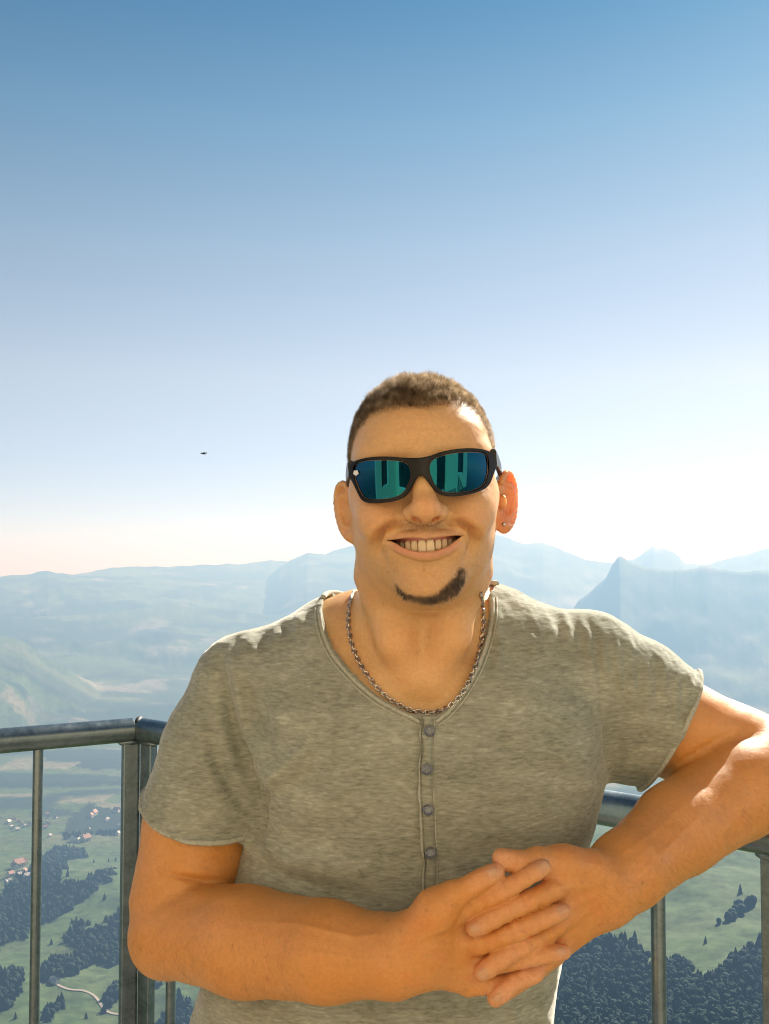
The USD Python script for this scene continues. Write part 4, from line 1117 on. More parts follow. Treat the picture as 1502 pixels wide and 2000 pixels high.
def fold(pts, amp, sig, end=.7, curve=None):
    """A ridge (amp > 0) or groove (amp < 0), in millimetres, along a line seen from the front."""
    global sdisp
    pts = spline(np.array(pts, float), 16) if len(pts) > 2 else np.array(pts, float)
    d, t = pline(su, sw, pts)
    sdisp = sdisp + amp * mm * gauss(d, sig) * np.sin(np.clip(t * .96 + .02, 0, 1) * math.pi) ** end * sfr
# folds running into the armpit at the left of the picture
fold([(430, 1284), (438, 1350), (460, 1440), (490, 1512), (507, 1548)], -13.4, 10.5, .4)
fold([(458, 1290), (474, 1370), (494, 1450), (512, 1530)], 8.0, 9.8, .5)
fold([(479, 1325), (494, 1410), (511, 1500)], -9.8, 8.7, .5)
fold([(508, 1350), (522, 1430), (527, 1480)], -5.4, 9.8, .5)
fold([(412, 1440), (430, 1500), (470, 1560), (500, 1598)], -7.1, 9.8, .5)
fold([(392, 1390), (400, 1470), (430, 1560)], 3.6, 14.8, .5)
fold([(511, 1538), (552, 1503), (590, 1468), (610, 1440)], 7.1, 11.1, .6)
fold([(508, 1560), (560, 1540), (612, 1490)], -5.4, 12.3, .6)
fold([(503, 1530), (507, 1590), (495, 1640)], -10.7, 9.8, .4)
fold([(505, 1640), (540, 1670), (600, 1690), (680, 1690)], 5.4, 14.8)
fold([(492, 1690), (560, 1716), (650, 1742), (760, 1764)], -8.9, 14.8)
fold([(540, 1640), (580, 1600), (640, 1590)], 2.8, 14.8)
fold([(640, 1470), (660, 1540), (650, 1610)], 3.3, 17.2)
# puckers over the left shoulder seam
for a, b, k in (((476, 1240), (514, 1296), 3.2), ((523, 1216), (560, 1256), 2.6), ((574, 1199), (596, 1222), 1.8), ((438, 1262), (462, 1318), 2.2)):
    fold([a, b], k * .8, 9, .9)
    fold([(a[0] + 20, a[1] - 3), (b[0] + 20, b[1] - 3)], -k * .6, 9, .9)
rg_f = np.random.default_rng(21)
# gathered folds round the right shoulder and sleeve
for a, b, c, k in (((960, 1172), (966, 1260), (968, 1335), 4.2), ((1092, 1190), (1106, 1240), (1110, 1290), 3.4), ((1132, 1196), (1144, 1260), (1152, 1320), 4.4), ((1172, 1212), (1184, 1280), (1190, 1340), 3.2), ((1200, 1228), (1214, 1300), (1216, 1380), 3.6),
                   ((1228, 1244), (1240, 1310), (1240, 1400), 3.6), ((1258, 1262), (1270, 1330), (1268, 1420), 3.8), ((1286, 1280), (1298, 1345), (1290, 1430), 3.6), ((1312, 1298), (1322, 1360), (1312, 1440), 3.0), ((1336, 1312), (1342, 1360), (1330, 1420), 2.4)):
    j = rg_f.normal(0, 5, 6); k = k * rg_f.uniform(.45, .95)
    a, b, c = (a[0] + j[0], a[1]), (b[0] + j[1], b[1] + j[3]), (c[0] + j[2], c[1] + 4 * j[4])
    fold([a, b, c], k, rg_f.uniform(5.5, 9), .6)
    fold([(a[0] - 15, a[1] + 4), (b[0] - 15, b[1]), (c[0] - 14, c[1])], -k * .8, rg_f.uniform(5.5, 9), .6)
fold([(1168, 1250), (1172, 1340), (1180, 1430), (1186, 1500)], -2.0, 3.0, .3)           # sleeve seam
fold([(1195, 1490), (1240, 1470), (1270, 1430)], -2.4, 8)
fold([(1215, 1505), (1225, 1470), (1220, 1430)], 2.4, 7)
# belly and flank
fold([(1150, 1530), (1110, 1590), (1080, 1650)], -3.2, 14)
fold([(880, 1700), (960, 1660), (1060, 1650)], -3.5, 14)
fold([(845, 1560), (930, 1530), (1040, 1540)], 2.2, 18)
fold([(560, 1900), (620, 1950), (700, 1990)], 4.0, 12)
fold([(470, 1940), (560, 1970), (640, 2010)], -4.8, 12)
fold([(1000, 1960), (1005, 2000), (998, 2040)], 4.8, 7)
pp_ = sv * [22, 22, 30]
sdisp += (fbm(pp_, 4, 91) - .5) * .0052 * (.5 + .5 * sfr) + (fbm(sv * [70, 70, 95], 3, 92) - .5) * .0016
sdisp += (fbm(sv * [64, 40, 22], 3, 93) - .5) * .0062 * smoothstep(1345, 1290, sw) * sfr
# soft creases of thin cotton: warped ridges, running diagonally towards armpits and waist
wq = sv + (np.stack([fbm(sv * 9 + k, 3, 95 + k) for k in (0, 1, 2)], -1) - .5) * .10
for k, (dx, dz, fr, am) in enumerate(((.8, .6, 17, .0058), (-.7, .75, 15, .0055), (.25, 1.0, 24, .0038))):
    ph = (wq[:, 0] * dx + wq[:, 2] * dz) * fr + .6 * wq[:, 1]
    along_ = (wq[:, 0] * dz - wq[:, 2] * dx) * 4
    rdg = 1 - np.abs(2 * noise(np.stack([ph, along_, 0 * ph + 3 * k], -1), 97 + k) - 1)
    wgt = smoothstep(.38, .62, fbm(sv * 7.5 + 5 * k, 2, 120 + k)) * smoothstep(1215, 1330, sw)
    sdisp += (rdg ** 2 - .35) * am * wgt * sfr
# rolled hems of the sleeves
for (pt, n_) in ((.5 * (h0 + h1), nA), (.5 * (g0 + g1), nB)):
    near = np.linalg.norm(sv - pt, axis=1) < .10
    a = (sv - pt) @ n_
    sdisp += near * (gauss(a + .0035, .0026) * .0020 - gauss(a + .0095, .0022) * .0012) * (np.abs(sn @ n_) < .7) + near * (np.abs(sn @ n_) < .7) * gauss(a, .012) * (noise(sv * 90, 17) - .5) * .003
sv = sv + sn * sdisp[:, None]
m_shirt = mat('shirt_look', {
    'g': ('texture_coordinate', {}), 'mp': ('mapping', dict(scale=(95.0, 95.0, 400.0))), 'n': ('noise_texture', dict(scale=1.0, detail=4.0, roughness=.62, distortion=.4)),
    'mp2': ('mapping', dict(scale=(14.0, 14.0, 34.0))), 'n2': ('noise_texture', dict(scale=1.0, detail=5.0, roughness=.6)),
    'n3': ('noise_texture', dict(scale=1500.0, detail=2.0)),
    'a': ('math', dict(math_type='multiply_add', value2=.62, value3=.0)), 'b': ('math', dict(math_type='multiply_add', value2=.38)),
    'r': ('rgb_ramp', {'ramp': [(.30, (.130, .134, .104)), (.45, (.235, .242, .192)), (.56, (.300, .308, .248)), (.70, (.430, .440, .365))]}),
    'bp': ('bump', dict(strength=.35, distance=.0006)), 'bp2': ('bump', dict(strength=.22, distance=.003)),
    'p': ('principled_bsdf', dict(roughness=.92, sheen_weight=.45, sheen_roughness=.38, sheen_tint=(1.0, .96, .88), specular_ior_level=.15))},
    [('g.object', 'mp.vector'), ('mp.vector', 'n.vector'), ('g.object', 'mp2.vector'), ('mp2.vector', 'n2.vector'), ('g.object', 'n3.vector'), ('n.fac', 'a.value1'), ('n2.fac', 'b.value1'), ('a.value', 'b.value3'),
     ('b.value', 'r.fac'), ('r.color', 'p.base_color'), ('n3.fac', 'bp.height'), ('n.fac', 'bp2.height'), ('bp.normal', 'bp2.normal'), ('bp2.normal', 'p.normal')])
shirt_tm = trimesh.Trimesh(sv, sf, process=False)
sh = obj('t_shirt', shirt_tm, m_shirt, man, smooth=True)

# neck band with its rolled raw edge
m_band = plain('neck_band_look', (.35, .35, .285), .9, vary=.25, scale=300)
NL = spline([(630, 1186), (634, 1222), (651, 1268), (688, 1315), (738, 1359), (786, 1386), (822, 1404)], 60)
NR2 = spline([(955, 1168), (955, 1205), (945, 1255), (922, 1314), (884, 1372), (848, 1404)], 60)
def on_shirt(pts, push):
    p, n = ray_on(shirt_tm, pts[:, 0], pts[:, 1]); return p, n
def ribbon(path, inner, outer, lift, wav, seed):
    """A strip lying on the shirt beside a neckline path (picture points), from inner to outer distance."""
    t = unit(np.gradient(path, axis=0)); nrm = np.stack([-t[:, 1], t[:, 0]], -1)
    cen = np.array([800, 1150.]); s = np.sign(((path - cen) * nrm).sum(1))[:, None]; nrm = nrm * s
    rg_ = np.random.default_rng(seed); k = 7; rows = []
    for j in range(k):
        w = inner + (outer - inner) * j / (k - 1)
        wob = wav * np.interp(np.arange(len(path)), np.arange(0, len(path) + 4, 4), rg_.uniform(-1, 1, len(np.arange(0, len(path) + 4, 4)))) if j in (0, k - 1) else 0
        q = path + nrm * (np.maximum(w, 2.5) + wob * .5)[..., None] if np.ndim(wob) else path + nrm * max(w, 2.5)
        p, n = ray_on(shirt_tm, q[:, 0], q[:, 1])
        bump_ = lift * math.sin(math.pi * (j + .0) / (k - 1)) ** .5 + (.0006 if 0 < j < k - 1 else -.0012)
        rows.append(p + unit(CAM - p) * bump_)
    v = np.vstack(rows); m = len(path); f = [(a * m + i, a * m + i + 1, (a + 1) * m + i + 1, (a + 1) * m + i) for a in range(k - 1) for i in range(m - 1)]
    tm_ = trimesh.Trimesh(*meshkit.arrays((v, np.array(f)))[:2], process=False)
    if (tm_.face_normals * unit(CAM - tm_.triangles_center)).sum() < 0: tm_.invert()
    return tm_
obj('neck_band', cat_([ribbon(NL, 1, 11, .0016, 1.6, 3), ribbon(NL, 12.5, 17, .0008, 1.0, 5)]), m_band, sh, smooth=True)
obj('neck_band', cat_([ribbon(NR2, 1, 11, .0016, 1.6, 4), ribbon(NR2, 12.5, 17, .0008, 1.0, 6)]), m_band, sh, smooth=True)
# collar rim behind the neck
rim = []
for a in np.linspace(-.05 * math.pi, 1.05 * math.pi, 50):
    c = B(802, 1180, 1.185); x, y = math.cos(a) * .094 * DS, math.sin(a) * .078 * DS
    k = np.argmin(np.hypot(sv[:, 0] - c[0] - x, sv[:, 1] - c[1] - y) - .25 * (sv[:, 2] - c[2]))
    rim.append(sv[k])
rim = np.array(rim)
from scipy.ndimage import gaussian_filter1d
rim = gaussian_filter1d(rim, 2, axis=0, mode='nearest')
obj('neck_band', tube(rim + [0, 0, .001], .0032, 10), m_band, sh, smooth=True)

# button placket with a wavy raw edge, four buttons
PL = spline([(834, 1398), (833, 1440), (832, 1500), (834, 1570), (838, 1640), (840, 1700), (838, 1760)], 90)
rg_ = np.random.default_rng(8)
def placket(w0, w1, lift, wav, seed, k=6):
    r_ = np.random.default_rng(seed); rows = []
    kk = np.arange(0, len(PL) + 6, 5)
    wob0 = wav * np.interp(np.arange(len(PL)), kk, r_.uniform(-1, 1, len(kk)))
    for j in range(k):
        s = j / (k - 1); off = w0 + (w1 - w0) * s + wob0 * (1 - s)
        p, n = ray_on(shirt_tm, PL[:, 0] + off, PL[:, 1])
        p = gaussian_filter1d(p, 1.2, axis=0, mode='nearest')
        rows.append(p + unit(CAM - p) * (lift * (1 - .35 * s) if 0 < j < k - 1 else -.001 if j else lift * .5))
    v = np.vstack(rows); m = len(PL); f = [(a * m + i, a * m + i + 1, (a + 1) * m + i + 1, (a + 1) * m + i) for a in range(k - 1) for i in range(m - 1)]
    tm_ = trimesh.Trimesh(*meshkit.arrays((v, np.array(f)))[:2], process=False)
    if (tm_.face_normals * unit(CAM - tm_.triangles_center)).sum() < 0: tm_.invert()
    return tm_
obj('placket', placket(-9, 13, .0032, 5.0, 8), m_shirt, sh, smooth=True)
obj('placket_edge', cat_([placket(-14, -9.5, .0056, 5.5, 8, 4), placket(13.5, 16.5, .0012, 1.6, 9, 4)]), m_band, sh, smooth=True)
# rolled raw hems round the sleeve ends
for (pt, n_, fld, sd_) in ((.5 * (h0 + h1), nA, slA, 31), (.5 * (g0 + g1), nB, slB, 32)):
    a_x = unit(np.cross(n_, [.3, .9, .1])); b_x = np.cross(n_, a_x)
    th_ = np.linspace(0, 2 * math.pi, 72, endpoint=False)
    ring_d = np.cos(th_)[:, None] * a_x + np.sin(th_)[:, None] * b_x
    r_h = np.full(72, .16)
    for _ in range(60):
        r_h = r_h - .8 * np.clip(fld.eval(pt + ring_d * r_h[:, None] - n_ * .004), -.01, .02)
    wob = gaussian_filter1d(np.random.default_rng(sd_).normal(0, 1, 72), 1.5, mode='wrap')
    near_v = pt + ring_d * (r_h + .0002)[:, None] - n_ * (.0026 + .0016 * wob)[:, None]
    dq, kq = cKDTree(sv).query(near_v)
    near_v = near_v + ring_d * np.clip(((sv[kq] - near_v) * ring_d).sum(1), -.004, .004)[:, None] * .9
    obj('hem', tube(gaussian_filter1d(near_v, .8, axis=0, mode='wrap'), .0029 + .0006 * wob, 10, closed=True), m_band, sh, smooth=True)
m_btn = plain('button_look', (.16, .17, .19), .35, .35, vary=.2, scale=300)
for k, (u, v) in enumerate(((839, 1428), (834, 1503), (836, 1582), (841, 1666))):
    p, n = ray_on(shirt_tm, u, v)
    n = unit(unit(CAM - p[0]) * 1.0 + [0.12 * (-1) ** k, 0, .10]); R_ = .0058 * DS
    prof = np.array([(0, .0008), (R_ * .55, .0008), (R_ * .7, .0016), (R_ * .88, .0022), (R_, .0014), (R_ * .98, 0), (0, -.0005)])
    b = trimesh.creation.revolve(prof, sections=28)
    if b.volume < 0: b.invert()
    T = trimesh.geometry.align_vectors([0, 0, 1], n)
    holes = []
    for sx_, sy_ in ((-1, -1), (1, -1), (-1, 1), (1, 1)):
        h = trimesh.creation.cylinder(.0006, .0004, sections=8); h.apply_translation([sx_ * .0014, sy_ * .0014, .0010]); holes.append(h)
    hm = cat_(holes)
    for m_ in (b, hm): m_.apply_transform(T); m_.apply_translation(p[0] + unit(CAM - p[0]) * .0034)
    bt = obj('button', b, m_btn, sh, smooth=40)
    obj('button_thread', hm, m_dark if 'm_dark' in globals() else m_btn, sh, smooth=False)
# ================================================================ hair, chin beard
def strands(name, roots, dirs, lens, bend, width, material, parent, jitter, seed, n=4, label=None):
    r_ = np.random.default_rng(seed); m = len(roots)
    dirs = unit(dirs + r_.normal(0, jitter, (m, 3)))
    t = np.linspace(0, 1, n)[None, :, None]
    curl = r_.normal(0, 1, (m, 1, 3)) * .10
    pts_ = roots[:, None, :] + lens[:, None, None] * (dirs[:, None, :] * t + (np.asarray(bend)[None, None, :] if np.ndim(bend) == 1 else bend[:, None, :]) * t ** 2 + curl * t ** 2)
    c = UsdGeom.BasisCurves.Define(stage, path_for(name, parent))
    c.CreateTypeAttr('linear'); c.CreateWrapAttr('nonperiodic')
    c.CreateCurveVertexCountsAttr(Vt.IntArray.FromNumpy(np.full(m, n, np.int32)))
    c.CreatePointsAttr(Vt.Vec3fArray.FromNumpy(pts_.reshape(-1, 3).astype(np.float32)))
    w = width * np.array([1, .95, .8, .35])[None, :] * r_.uniform(.75, 1.25, (m, 1))
    c.CreateWidthsAttr(Vt.FloatArray.FromNumpy(w.ravel().astype(np.float32))); c.SetWidthsInterpolation('vertex')
    UsdShade.MaterialBindingAPI.Apply(c.GetPrim()).Bind(material)
    return tag(c, label)
def scatter(mask_w, k, seed):
    """k random points of the skin, drawn by a weight per vertex."""
    fw = mask_w[bf].mean(1)
    ar = np.linalg.norm(np.cross(bv[bf[:, 1]] - bv[bf[:, 0]], bv[bf[:, 2]] - bv[bf[:, 0]]), axis=1) * fw
    r_ = np.random.default_rng(seed)
    i = r_.choice(len(bf), k, p=ar / ar.sum()); a = np.sqrt(r_.random(k))[:, None]; b = r_.random(k)[:, None]
    f = bf[i]
    return (1 - a) * bv[f[:, 0]] + a * (1 - b) * bv[f[:, 1]] + a * b * bv[f[:, 2]], unit((1 - a) * bnorm[f[:, 0]] + a * (1 - b) * bnorm[f[:, 1]] + a * b * bnorm[f[:, 2]])
m_hair = mat('hair_strand_look', {'o': ('geometry', {}), 'n': ('noise_texture', dict(scale=130.0, detail=2.0)), 'r': ('rgb_ramp', {'ramp': [(.3, (.095, .064, .036)), (.5, (.25, .175, .100)), (.70, (.55, .43, .29))]}),
    'tl': ('translucent_bsdf', {}), 'x': ('mix_closure', dict(fac=.55)), 'p': ('principled_bsdf', dict(roughness=.36, specular_ior_level=.7))},
    [('o.position', 'n.vector'), ('n.fac', 'r.fac'), ('r.color', 'p.base_color'), ('r.color', 'tl.color'), ('p.BSDF', 'x.closure1'), ('tl.BSDF', 'x.closure2')], surface='x.closure')
m_beard = mat('beard_strand_look', {'o': ('geometry', {}), 'n': ('noise_texture', dict(scale=160.0, detail=2.0)), 'r': ('rgb_ramp', {'ramp': [(.3, (.032, .024, .017)), (.7, (.11, .082, .056))]}),
    'p': ('principled_bsdf', dict(roughness=.45, specular_ior_level=.5))}, [('o.position', 'n.vector'), ('n.fac', 'r.fac'), ('r.color', 'p.base_color')])
ql = hl(bv)
topness = smoothstep(.050, .085, ql[:, 2])
wt = np.where(onhead, smoothstep(-.003, .010, sc), 0)
rt, nt = scatter(wt * (topness > .02) * (.25 + topness), 30000, 1)
lz = hl(rt)[:, 2]; lx, ly, _ = hl(rt).T
tall = smoothstep(.050, .098, lz)
clump = (fbm(rt * 210, 3, 15) - .5)[:, None] * 1.4
swirl = np.stack([fbm(rt * 130, 2, 16) - .5, fbm(rt * 130, 2, 17) - .5, fbm(rt * 130, 2, 18) - .5], -1) * 2.6
dirs = nt + .55 * HZ - .42 * HY * smoothstep(.02, -.06, ly)[:, None] + swirl - .18 * HX
ln = (.0035 + .0086 * tall * (1 - .5 * smoothstep(.018, .052, np.abs(lx + .006))) * (.45 + 1.0 * noise(rt * 105, 19))) * DS
strands('hair', rt, dirs, ln, np.array([0, -.10, -.16]), .00021, m_hair, man, .24, 2)
rs_, ns_ = scatter(wt * (1 - .85 * topness), 26000, 3)
lnz = hl(rs_)[:, 2]
strands('hair', rs_, ns_ * .8 - .75 * HZ + .25 * HY, (.0022 + .0030 * smoothstep(.0, .06, lnz)) * DS, np.array([0, .0, -.1]), .00017, m_hair, man, .28, 4)
# chin beard
gw = np.where(face, smoothstep(1.25, .25, gd / GWID) * np.interp(gt, [0, .15, .5, .8, 1], [.15, .5, .85, 1.0, .4]) * (.6 + .7 * smoothstep(.35, .62, fbm(bv * 170, 3, 23))), 0)
rb, nb = scatter(gw, 2600, 5)
strands('chin_beard', rb, nb * .8 - .9 * HZ, np.random.default_rng(6).uniform(.0018, .0042, len(rb)) * DS, np.array([0, .05, -.2]), .00014, m_beard, man, .35, 7)
# shaved upper lip, cheeks and jaw: very short stubble
sw_ = np.where(face, (smoothstep(1012, 1026, bw) * smoothstep(1046, 1038, bw) * smoothstep(766, 792, bu) * smoothstep(902, 872, bu)) * .9 + .05 * smoothstep(1060, 1120, bw) * smoothstep(1190, 1160, bw), 0)
rb, nb = scatter(sw_, 1500, 8)
strands('stubble', rb, nb - .5 * HZ, np.full(len(rb), .0010), np.array([0, 0, -.1]), .00010, m_beard, man, .3, 9)
# a few fine hairs on the forearms
fm = ((bw > 1440) & (bw < 1960) & (bd > .98 * DS) & ((bu < 790) | (bu > 1170)) & (cov > 0)).astype(float)
rb, nb = scatter(fm * front, 2600, 10)
strands('arm_hair', rb, nb * .35 - .5 * np.array([0, 0, 1.0]) + .3 * HX, np.random.default_rng(12).uniform(.004, .010, len(rb)), np.array([.1, 0, -.3]), .00010, plain('arm_hair_look', (.16, .095, .045), .5), man, .4, 11)
# ================================================================ sunglasses
glasses = thing('sunglasses', 'black wraparound sunglasses with mirrored blue green lenses on the man', 'sunglasses')
def zp(*pts): return np.array([(640 + x / 3.851, 860 + y / 3.851) for x, y in pts])
def rounded(p, n=120):
    for _ in range(2):
        q = np.roll(p, -1, 0); p = np.stack([.75 * p + .25 * q, .25 * p + .75 * q], 1).reshape(-1, 2)
    return p
OUT = rounded(zp((158, 190), (205, 152), (300, 126), (450, 118), (600, 134), (700, 131), (780, 114), (850, 86), (950, 66), (1050, 57), (1150, 62), (1225, 84), (1262, 130), (1268, 200), (1245, 270), (1222, 330), (1180, 370), (1090, 402), (980, 424), (870, 420), (805, 388), (762, 325), (725, 272), (697, 258), (668, 288), (632, 365), (590, 424), (520, 456), (400, 474), (295, 474), (248, 446), (215, 378), (184, 312), (158, 270)), 240)
LL = rounded(zp((212, 176), (300, 152), (450, 148), (555, 160), (608, 184), (626, 230), (612, 310), (582, 378), (532, 420), (430, 442), (318, 444), (268, 424), (238, 366), (210, 290), (196, 226)), 120)
LR = rounded(zp((778, 158), (835, 122), (950, 97), (1080, 87), (1172, 96), (1202, 130), (1204, 215), (1188, 305), (1154, 348), (1080, 378), (960, 394), (868, 388), (812, 345), (782, 280), (764, 212)), 120)
# the frame rests just clear of the face: measured on the finished skin
_gu, _gv = OUT.T
GPUSH = 0.0
def gdep(u, v):
    x = (np.asarray(u) - 827) / 148.0
    return -.1120 + .006 * np.abs(x) + .030 * x ** 2 + .006 * x ** 4 + (np.asarray(v) - 930) * .00003 + GPUSH * smoothstep(.25, .9, np.abs(x))
_p, _n = ray_on(trimesh.Trimesh(bv, bf, process=False), _gu, _gv)
_sd = uvd(_p)[2] / DS - HD
_x = np.abs((_gu - 827) / 148.0)
GPUSH = float(np.min(((_sd - .0075 - gdep(_gu, _gv)) / np.maximum(smoothstep(.25, .9, _x), .05))[_x > .35].min().clip(-.03, .0)))
def bent(poly, th0, th1, inset=0, size=7.0, dome=0.0, cen=None):
    """A plate cut to a picture outline, bent round the face between two depths (metres behind the frame's face)."""
    p = trimesh.creation.extrude_polygon(poly, 1.0, engine='earcut')
    v, f = trimesh.remesh.subdivide_to_size((p.vertices - [828, 930, 0]) * .01 * [1, 1, size * .9], p.faces, size * .01, max_iter=12)
    tm_ = trimesh.Trimesh(v, f, process=False); tm_.merge_vertices(digits_vertex=6); v = tm_.vertices * 100 / [1, 1, size * .9] + [828, 930, 0]
    w = th0 + (th1 - th0) * v[:, 2]
    if dome:
        w = w - dome * np.clip(1 - (((v[:, 0] - cen[0]) / 62) ** 2 + ((v[:, 1] - cen[1]) / 45) ** 2), 0, 1)
    q = P(v[:, 0], v[:, 1], (HD + gdep(v[:, 0], v[:, 1]) + w) * DS)
    out_ = trimesh.Trimesh(q, tm_.faces, process=False)
    if out_.volume < 0: out_.invert()
    return out_
fp = Polygon(OUT).buffer(0)
m_gl = mat('glasses_frame_look', {'g': ('texture_coordinate', {}), 'n': ('noise_texture', dict(scale=700.0, detail=2.0)), 'b': ('bump', dict(strength=.1, distance=.0004)),
    'p': ('principled_bsdf', dict(base_color=(.007, .0062, .006), roughness=.34, specular_ior_level=.28))}, [('g.object', 'n.vector'), ('n.fac', 'b.height'), ('b.normal', 'p.normal')])
hole = fp.difference(Polygon(LL).buffer(.6)).difference(Polygon(LR).buffer(.6))
ins = hole.buffer(-2.2)
parts_ = [bent(hole, .0006, .0052)]
for g in getattr(ins, 'geoms', [ins]): parts_.append(bent(g, -.0014, .0010))
obj('frame', cat_(parts_), m_gl, glasses, smooth=35)
m_lens = mat('lens_look', {'g': ('texture_coordinate', {}), 'lw': ('layer_weight', dict(blend=.35)), 'n': ('noise_texture', dict(scale=30.0, detail=2.0)),
    'a': ('math', dict(math_type='multiply_add', value2=.10, value3=-.05)), 's': ('math', dict(math_type='add')),
    'r': ('rgb_ramp', {'ramp': [(0.0, (.008, .105, .125)), (.2, (.010, .085, .14)), (.40, (.025, .05, .16)), (.6, (.13, .05, .19)), (1, (.36, .20, .32))]}),
    'p': ('principled_bsdf', dict(metallic=1.0, roughness=.035))},
    [('g.object', 'n.vector'), ('n.fac', 'a.value1'), ('lw.facing', 's.value1'), ('a.result', 's.value2') if False else ('a.value', 's.value2'), ('s.value', 'r.fac'), ('r.color', 'p.base_color')])
obj('lens', bent(Polygon(LL), .0012, .0032, dome=.0016, cen=(750, 936)), m_lens, glasses, smooth=40)
obj('lens', bent(Polygon(LR), .0012, .0032, dome=.0016, cen=(898, 922)), m_lens, glasses, smooth=40)
# small pale emblem at the outer corner of one lens, a fainter one beside it
mk = []
for k in range(5):
    a = k * 2 * math.pi / 5 + .3
    mk.append(Polygon([(695 + 3.2 * math.cos(a) + 2.5 * math.cos(b), 923.5 + 3.2 * math.sin(a) + 2.5 * math.sin(b)) for b in np.linspace(0, 2 * math.pi, 10, endpoint=False)]))
from shapely import union_all
mk.append(Polygon([(695 + 3 * math.cos(b), 923.5 + 3 * math.sin(b)) for b in np.linspace(0, 2 * math.pi, 10, endpoint=False)]))
obj('emblem', bent(union_all(mk), -.0010, .0016, size=3.0), plain('emblem_look', (.72, .72, .72), .4), glasses, smooth=False)
for s, u0, v0, u1, v1 in ((-1, 686, 917, 676, 940), (1, 964, 894, 983, 915)):
    a, m1, m2, e = hp(u0, v0, -.066 + GPUSH), hp(u0 + s * 3.5, v0 + 3, -.034), hp(828 + s * 148, 932 - s * 12, .010), hp(828 + s * 142, 952 - s * 11, .062)
    pts_ = spline([a, m1, m2, e], 16)
    rows = []
    for p, hh, tt in zip(pts_, np.linspace(.0085, .0042, 16), np.linspace(.0030, .0018, 16)):
        rows.append([p + HX * x * tt + HZ * z * hh for x, z in ((-1, -.8), (-.6, -1), (.6, -1), (1, -.8), (1, .8), (.6, 1), (-.6, 1), (-1, .8))])
    rows = np.array(rows); v = rows.reshape(-1, 3); f = [(i * 8 + j, i * 8 + (j + 1) % 8, (i + 1) * 8 + (j + 1) % 8, (i + 1) * 8 + j) for i in range(15) for j in range(8)]
    f = np.vstack([meshkit.arrays((v, np.array(f)))[1], [(0, k + 1, k) for k in range(1, 7)], [(120, 120 + k, 121 + k) for k in range(1, 7)]])
    tm_ = trimesh.Trimesh(v, f, process=False); tm_.fix_normals()
    obj('temple', tm_, m_gl, glasses, smooth=40)

# ================================================================ necklace, ear stud
m_silver = mat('silver_look', {'g': ('texture_coordinate', {}), 'n': ('noise_texture', dict(scale=600.0, detail=3.0)), 'r': ('rgb_ramp', {'ramp': [(.38, (.12, .11, .10)), (.55, (.72, .69, .64))]}),
    'p': ('principled_bsdf', dict(metallic=1.0, roughness=.22))}, [('g.object', 'n.vector'), ('n.fac', 'r.fac'), ('r.color', 'p.base_color')])
neck = thing('necklace', 'silver chain necklace lying round the neck above the shirt neckline', 'necklace')
NP = spline([(692, 1156), (683, 1185), (681, 1225), (692, 1272), (717, 1318), (750, 1356), (788, 1381), (828, 1391), (866, 1386), (896, 1363), (920, 1322), (937, 1270), (944, 1222), (942, 1182), (938, 1158)], 400)
both = trimesh.util.concatenate([body_tm, shirt_tm])
body_tm2 = trimesh.Trimesh(bv, bf, process=False)
both = trimesh.util.concatenate([body_tm2, shirt_tm])
np_, nn_ = ray_on(both, NP[:, 0], NP[:, 1])
np_ = gaussian_filter1d(np_, 5, axis=0, mode='nearest')
cen = B(818, 1160, 1.143)
a0 = math.atan2(np_[0][1] - cen[1], np_[0][0] - cen[0]); a1 = math.atan2(np_[-1][1] - cen[1], np_[-1][0] - cen[0])
if a0 < a1: a0 += 2 * math.pi
bk = []
for s in np.linspace(0, 1, 60)[1:-1]:
    a = a1 + (a0 - a1) * s
    e = np_[-1] * (1 - s) + np_[0] * s
    R0 = .0715 * DS + (np.hypot(*(np_[0] - cen)[:2]) - .0715 * DS) * math.exp(-(1 - s) / .05) + (np.hypot(*(np_[-1] - cen)[:2]) - .0715 * DS) * math.exp(-s / .05)
    bk.append([cen[0] + R0 * math.cos(a), cen[1] + R0 * math.sin(a), e[2] + .012 * math.sin(s * math.pi)])
off_ = unit(CAM - np_) * .0022
loop = np.vstack([np_ + off_, np.array(bk)])
loop = np.vstack([loop, loop[:1]])
L_ = np.concatenate([[0], np.cumsum(np.linalg.norm(np.diff(loop, axis=0), axis=1))])
step_ = .0050
pos = np.stack([np.interp(np.arange(0, L_[-1] - step_ * .5, step_), L_, loop[:, k]) for k in range(3)], -1)
tan = unit(np.roll(pos, -1, 0) - np.roll(pos, 1, 0))
lk = trimesh.creation.torus(.0024, .00082, 14, 8); lk.apply_scale([1.45, .95, 1.0])
for k in range(len(pos)):
    t = tan[k]; o = unit(CAM - pos[k]); o = unit(o - t * (o @ t)); b_ = np.cross(t, o)
    ang = .35 if k % 2 == 0 else math.pi / 2 - .15
    y_ = b_ * math.cos(ang) + o * math.sin(ang); z_ = np.cross(t, y_)
    m = lk.copy(); m.vertices = pos[k] + m.vertices @ np.stack([t, y_, z_])
    obj('link', m, m_silver, neck, smooth=True)
st_p, _ = ray_on(both, 984, 1024)
es = trimesh.creation.icosphere(2, .0021); es.apply_translation(st_p[0] + unit(CAM - st_p[0]) * .0012)
tag(obj('ear_stud', es, m_silver, None, smooth=True), 'tiny round stud in the ear lobe at the right', 'earring')
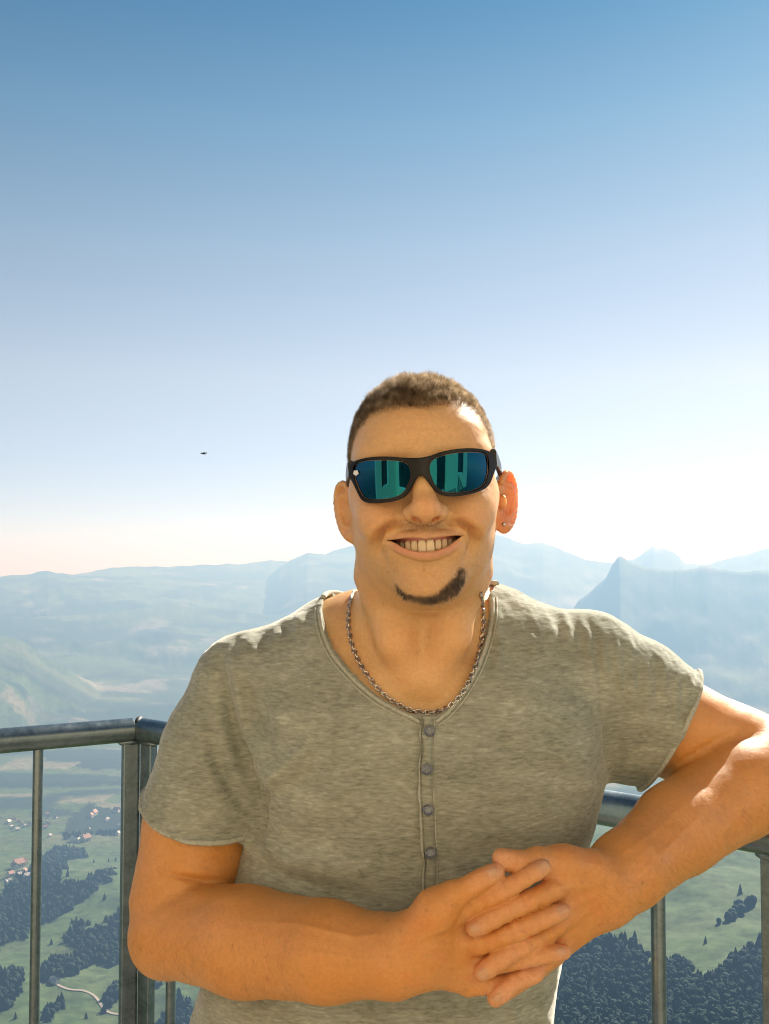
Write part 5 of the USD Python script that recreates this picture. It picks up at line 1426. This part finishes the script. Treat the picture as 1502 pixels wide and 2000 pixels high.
# ================================================================ trousers and shoes (under the frame), the bird
m_jean = plain('trouser_look', (.07, .085, .12), .9, vary=.25, scale=120, bump=.3, bscale=900)
tr_ = Field()
hz = SZ[0]; hx = .5 * (SXL[0] + SXR[0])
tr_.ball([hx, TY + .01, .86], [.185, .135, .13], .03)
feet = []
for s in (-1, 1):
    hip, kn, an = np.array([hx + s * .095, TY + .01, .82]), np.array([hx + s * .125, TY - .015, .46]), np.array([hx + s * .145, TY + .03, .09])
    tr_.chain([hip, kn, an], [.105, .075, .066], .03); feet.append(an)
tl, th = tr_.bounds()
tr_.add(half([0, 0, .045], [0, 0, -1]), tl - .05, th + .05, .006, 'and')
tg = [axis_grid(tl[k] - .02, th[k] + .02, .009, []) for k in range(3)]
tv, tf = surface(tr_, *tg)
tnn = normals_of(tv, tf)
tv = tv + tnn * ((fbm(tv * [30, 30, 55], 4, 3) - .5) * .016 * smoothstep(.9, .2, tv[:, 2]))[:, None]
obj('trousers', trimesh.Trimesh(tv, tf, process=False), m_jean, man, smooth=True)
m_shoe = plain('shoe_look', (.10, .08, .065), .6); m_sole = plain('sole_look', (.5, .48, .44), .8)
for an in feet:
    f = Field()
    f.chain([[an[0], an[1] + .04, .045], [an[0], an[1] - .06, .055], [an[0] + .01 * np.sign(an[0] - hx), an[1] - .175, .036]], [.040, .043, .036], .03)
    f.cone([an[0], an[1], .06], [an[0], an[1] + .005, .12], .050, .052, .03)
    sl_, sh_ = f.bounds()
    f.add(half([0, 0, .018], [0, 0, -1]), sl_ - .03, sh_ + .03, .003, 'and'); f.add(half([0, 0, .115], [0, 0, 1]), sl_ - .03, sh_ + .03, .003, 'and')
    vv, ff = surface(f, *[axis_grid(sl_[k] - .02, sh_[k] + .02, .006, []) for k in range(3)])
    s_ob = obj('shoe', trimesh.Trimesh(vv, ff, process=False), m_shoe, man, smooth=True)
    fo = trimesh.convex.convex_hull(np.vstack([vv[vv[:, 2] < .05] * [1, 1, 0] + [0, 0, z] for z in (.001, .0185)]))
    obj('sole', fo, m_sole, s_ob, smooth=20)

bird = thing('bird', 'small dark bird flying in the pale sky at the left', 'bird', P(398, 886, 66.0), math.radians(-50))
m_bird = plain('bird_look', (.03, .03, .032), .8)
bm = trimesh.creation.icosphere(2, 1); bm.apply_scale([.055, .16, .05])
hd = trimesh.creation.icosphere(2, .036); hd.apply_translation([0, -.17, .02])
bk_ = trimesh.creation.cone(.012, .04, sections=8); bk_.apply_transform(ROT(math.pi / 2, [1, 0, 0])); bk_.apply_translation([0, -.20, .02])
obj('body', cat_([bm, hd, bk_]), m_bird, bird, smooth=True)
for s in (-1, 1):
    w = np.array([(.03, -.07, .02), (.15, -.10, .075), (.31, -.05, .03), (.35, .03, .015), (.22, .05, .05), (.12, .07, .06), (.03, .09, .02)]) * [s, 1, 1]
    v = np.vstack([w + [0, 0, .006], w - [0, 0, .006]]); f = [(0, k, k + 1) for k in range(1, 6)] + [(7, 7 + k + 1, 7 + k) for k in range(1, 6)] + [(k, (k + 1) % 7, 7 + (k + 1) % 7) for k in range(7)] + [(k, 7 + (k + 1) % 7, 7 + k) for k in range(7)]
    wm = trimesh.Trimesh(v, f, process=False); wm.fix_normals()
    obj('wing', wm, m_bird, bird, smooth=False)
tl_ = trimesh.convex.convex_hull(np.array([(-.02, .13, .005), (.02, .13, .005), (-.05, .26, 0), (.05, .26, 0), (0, .13, .02), (0, .26, .008)]))
obj('tail', tl_, m_bird, bird, smooth=False)
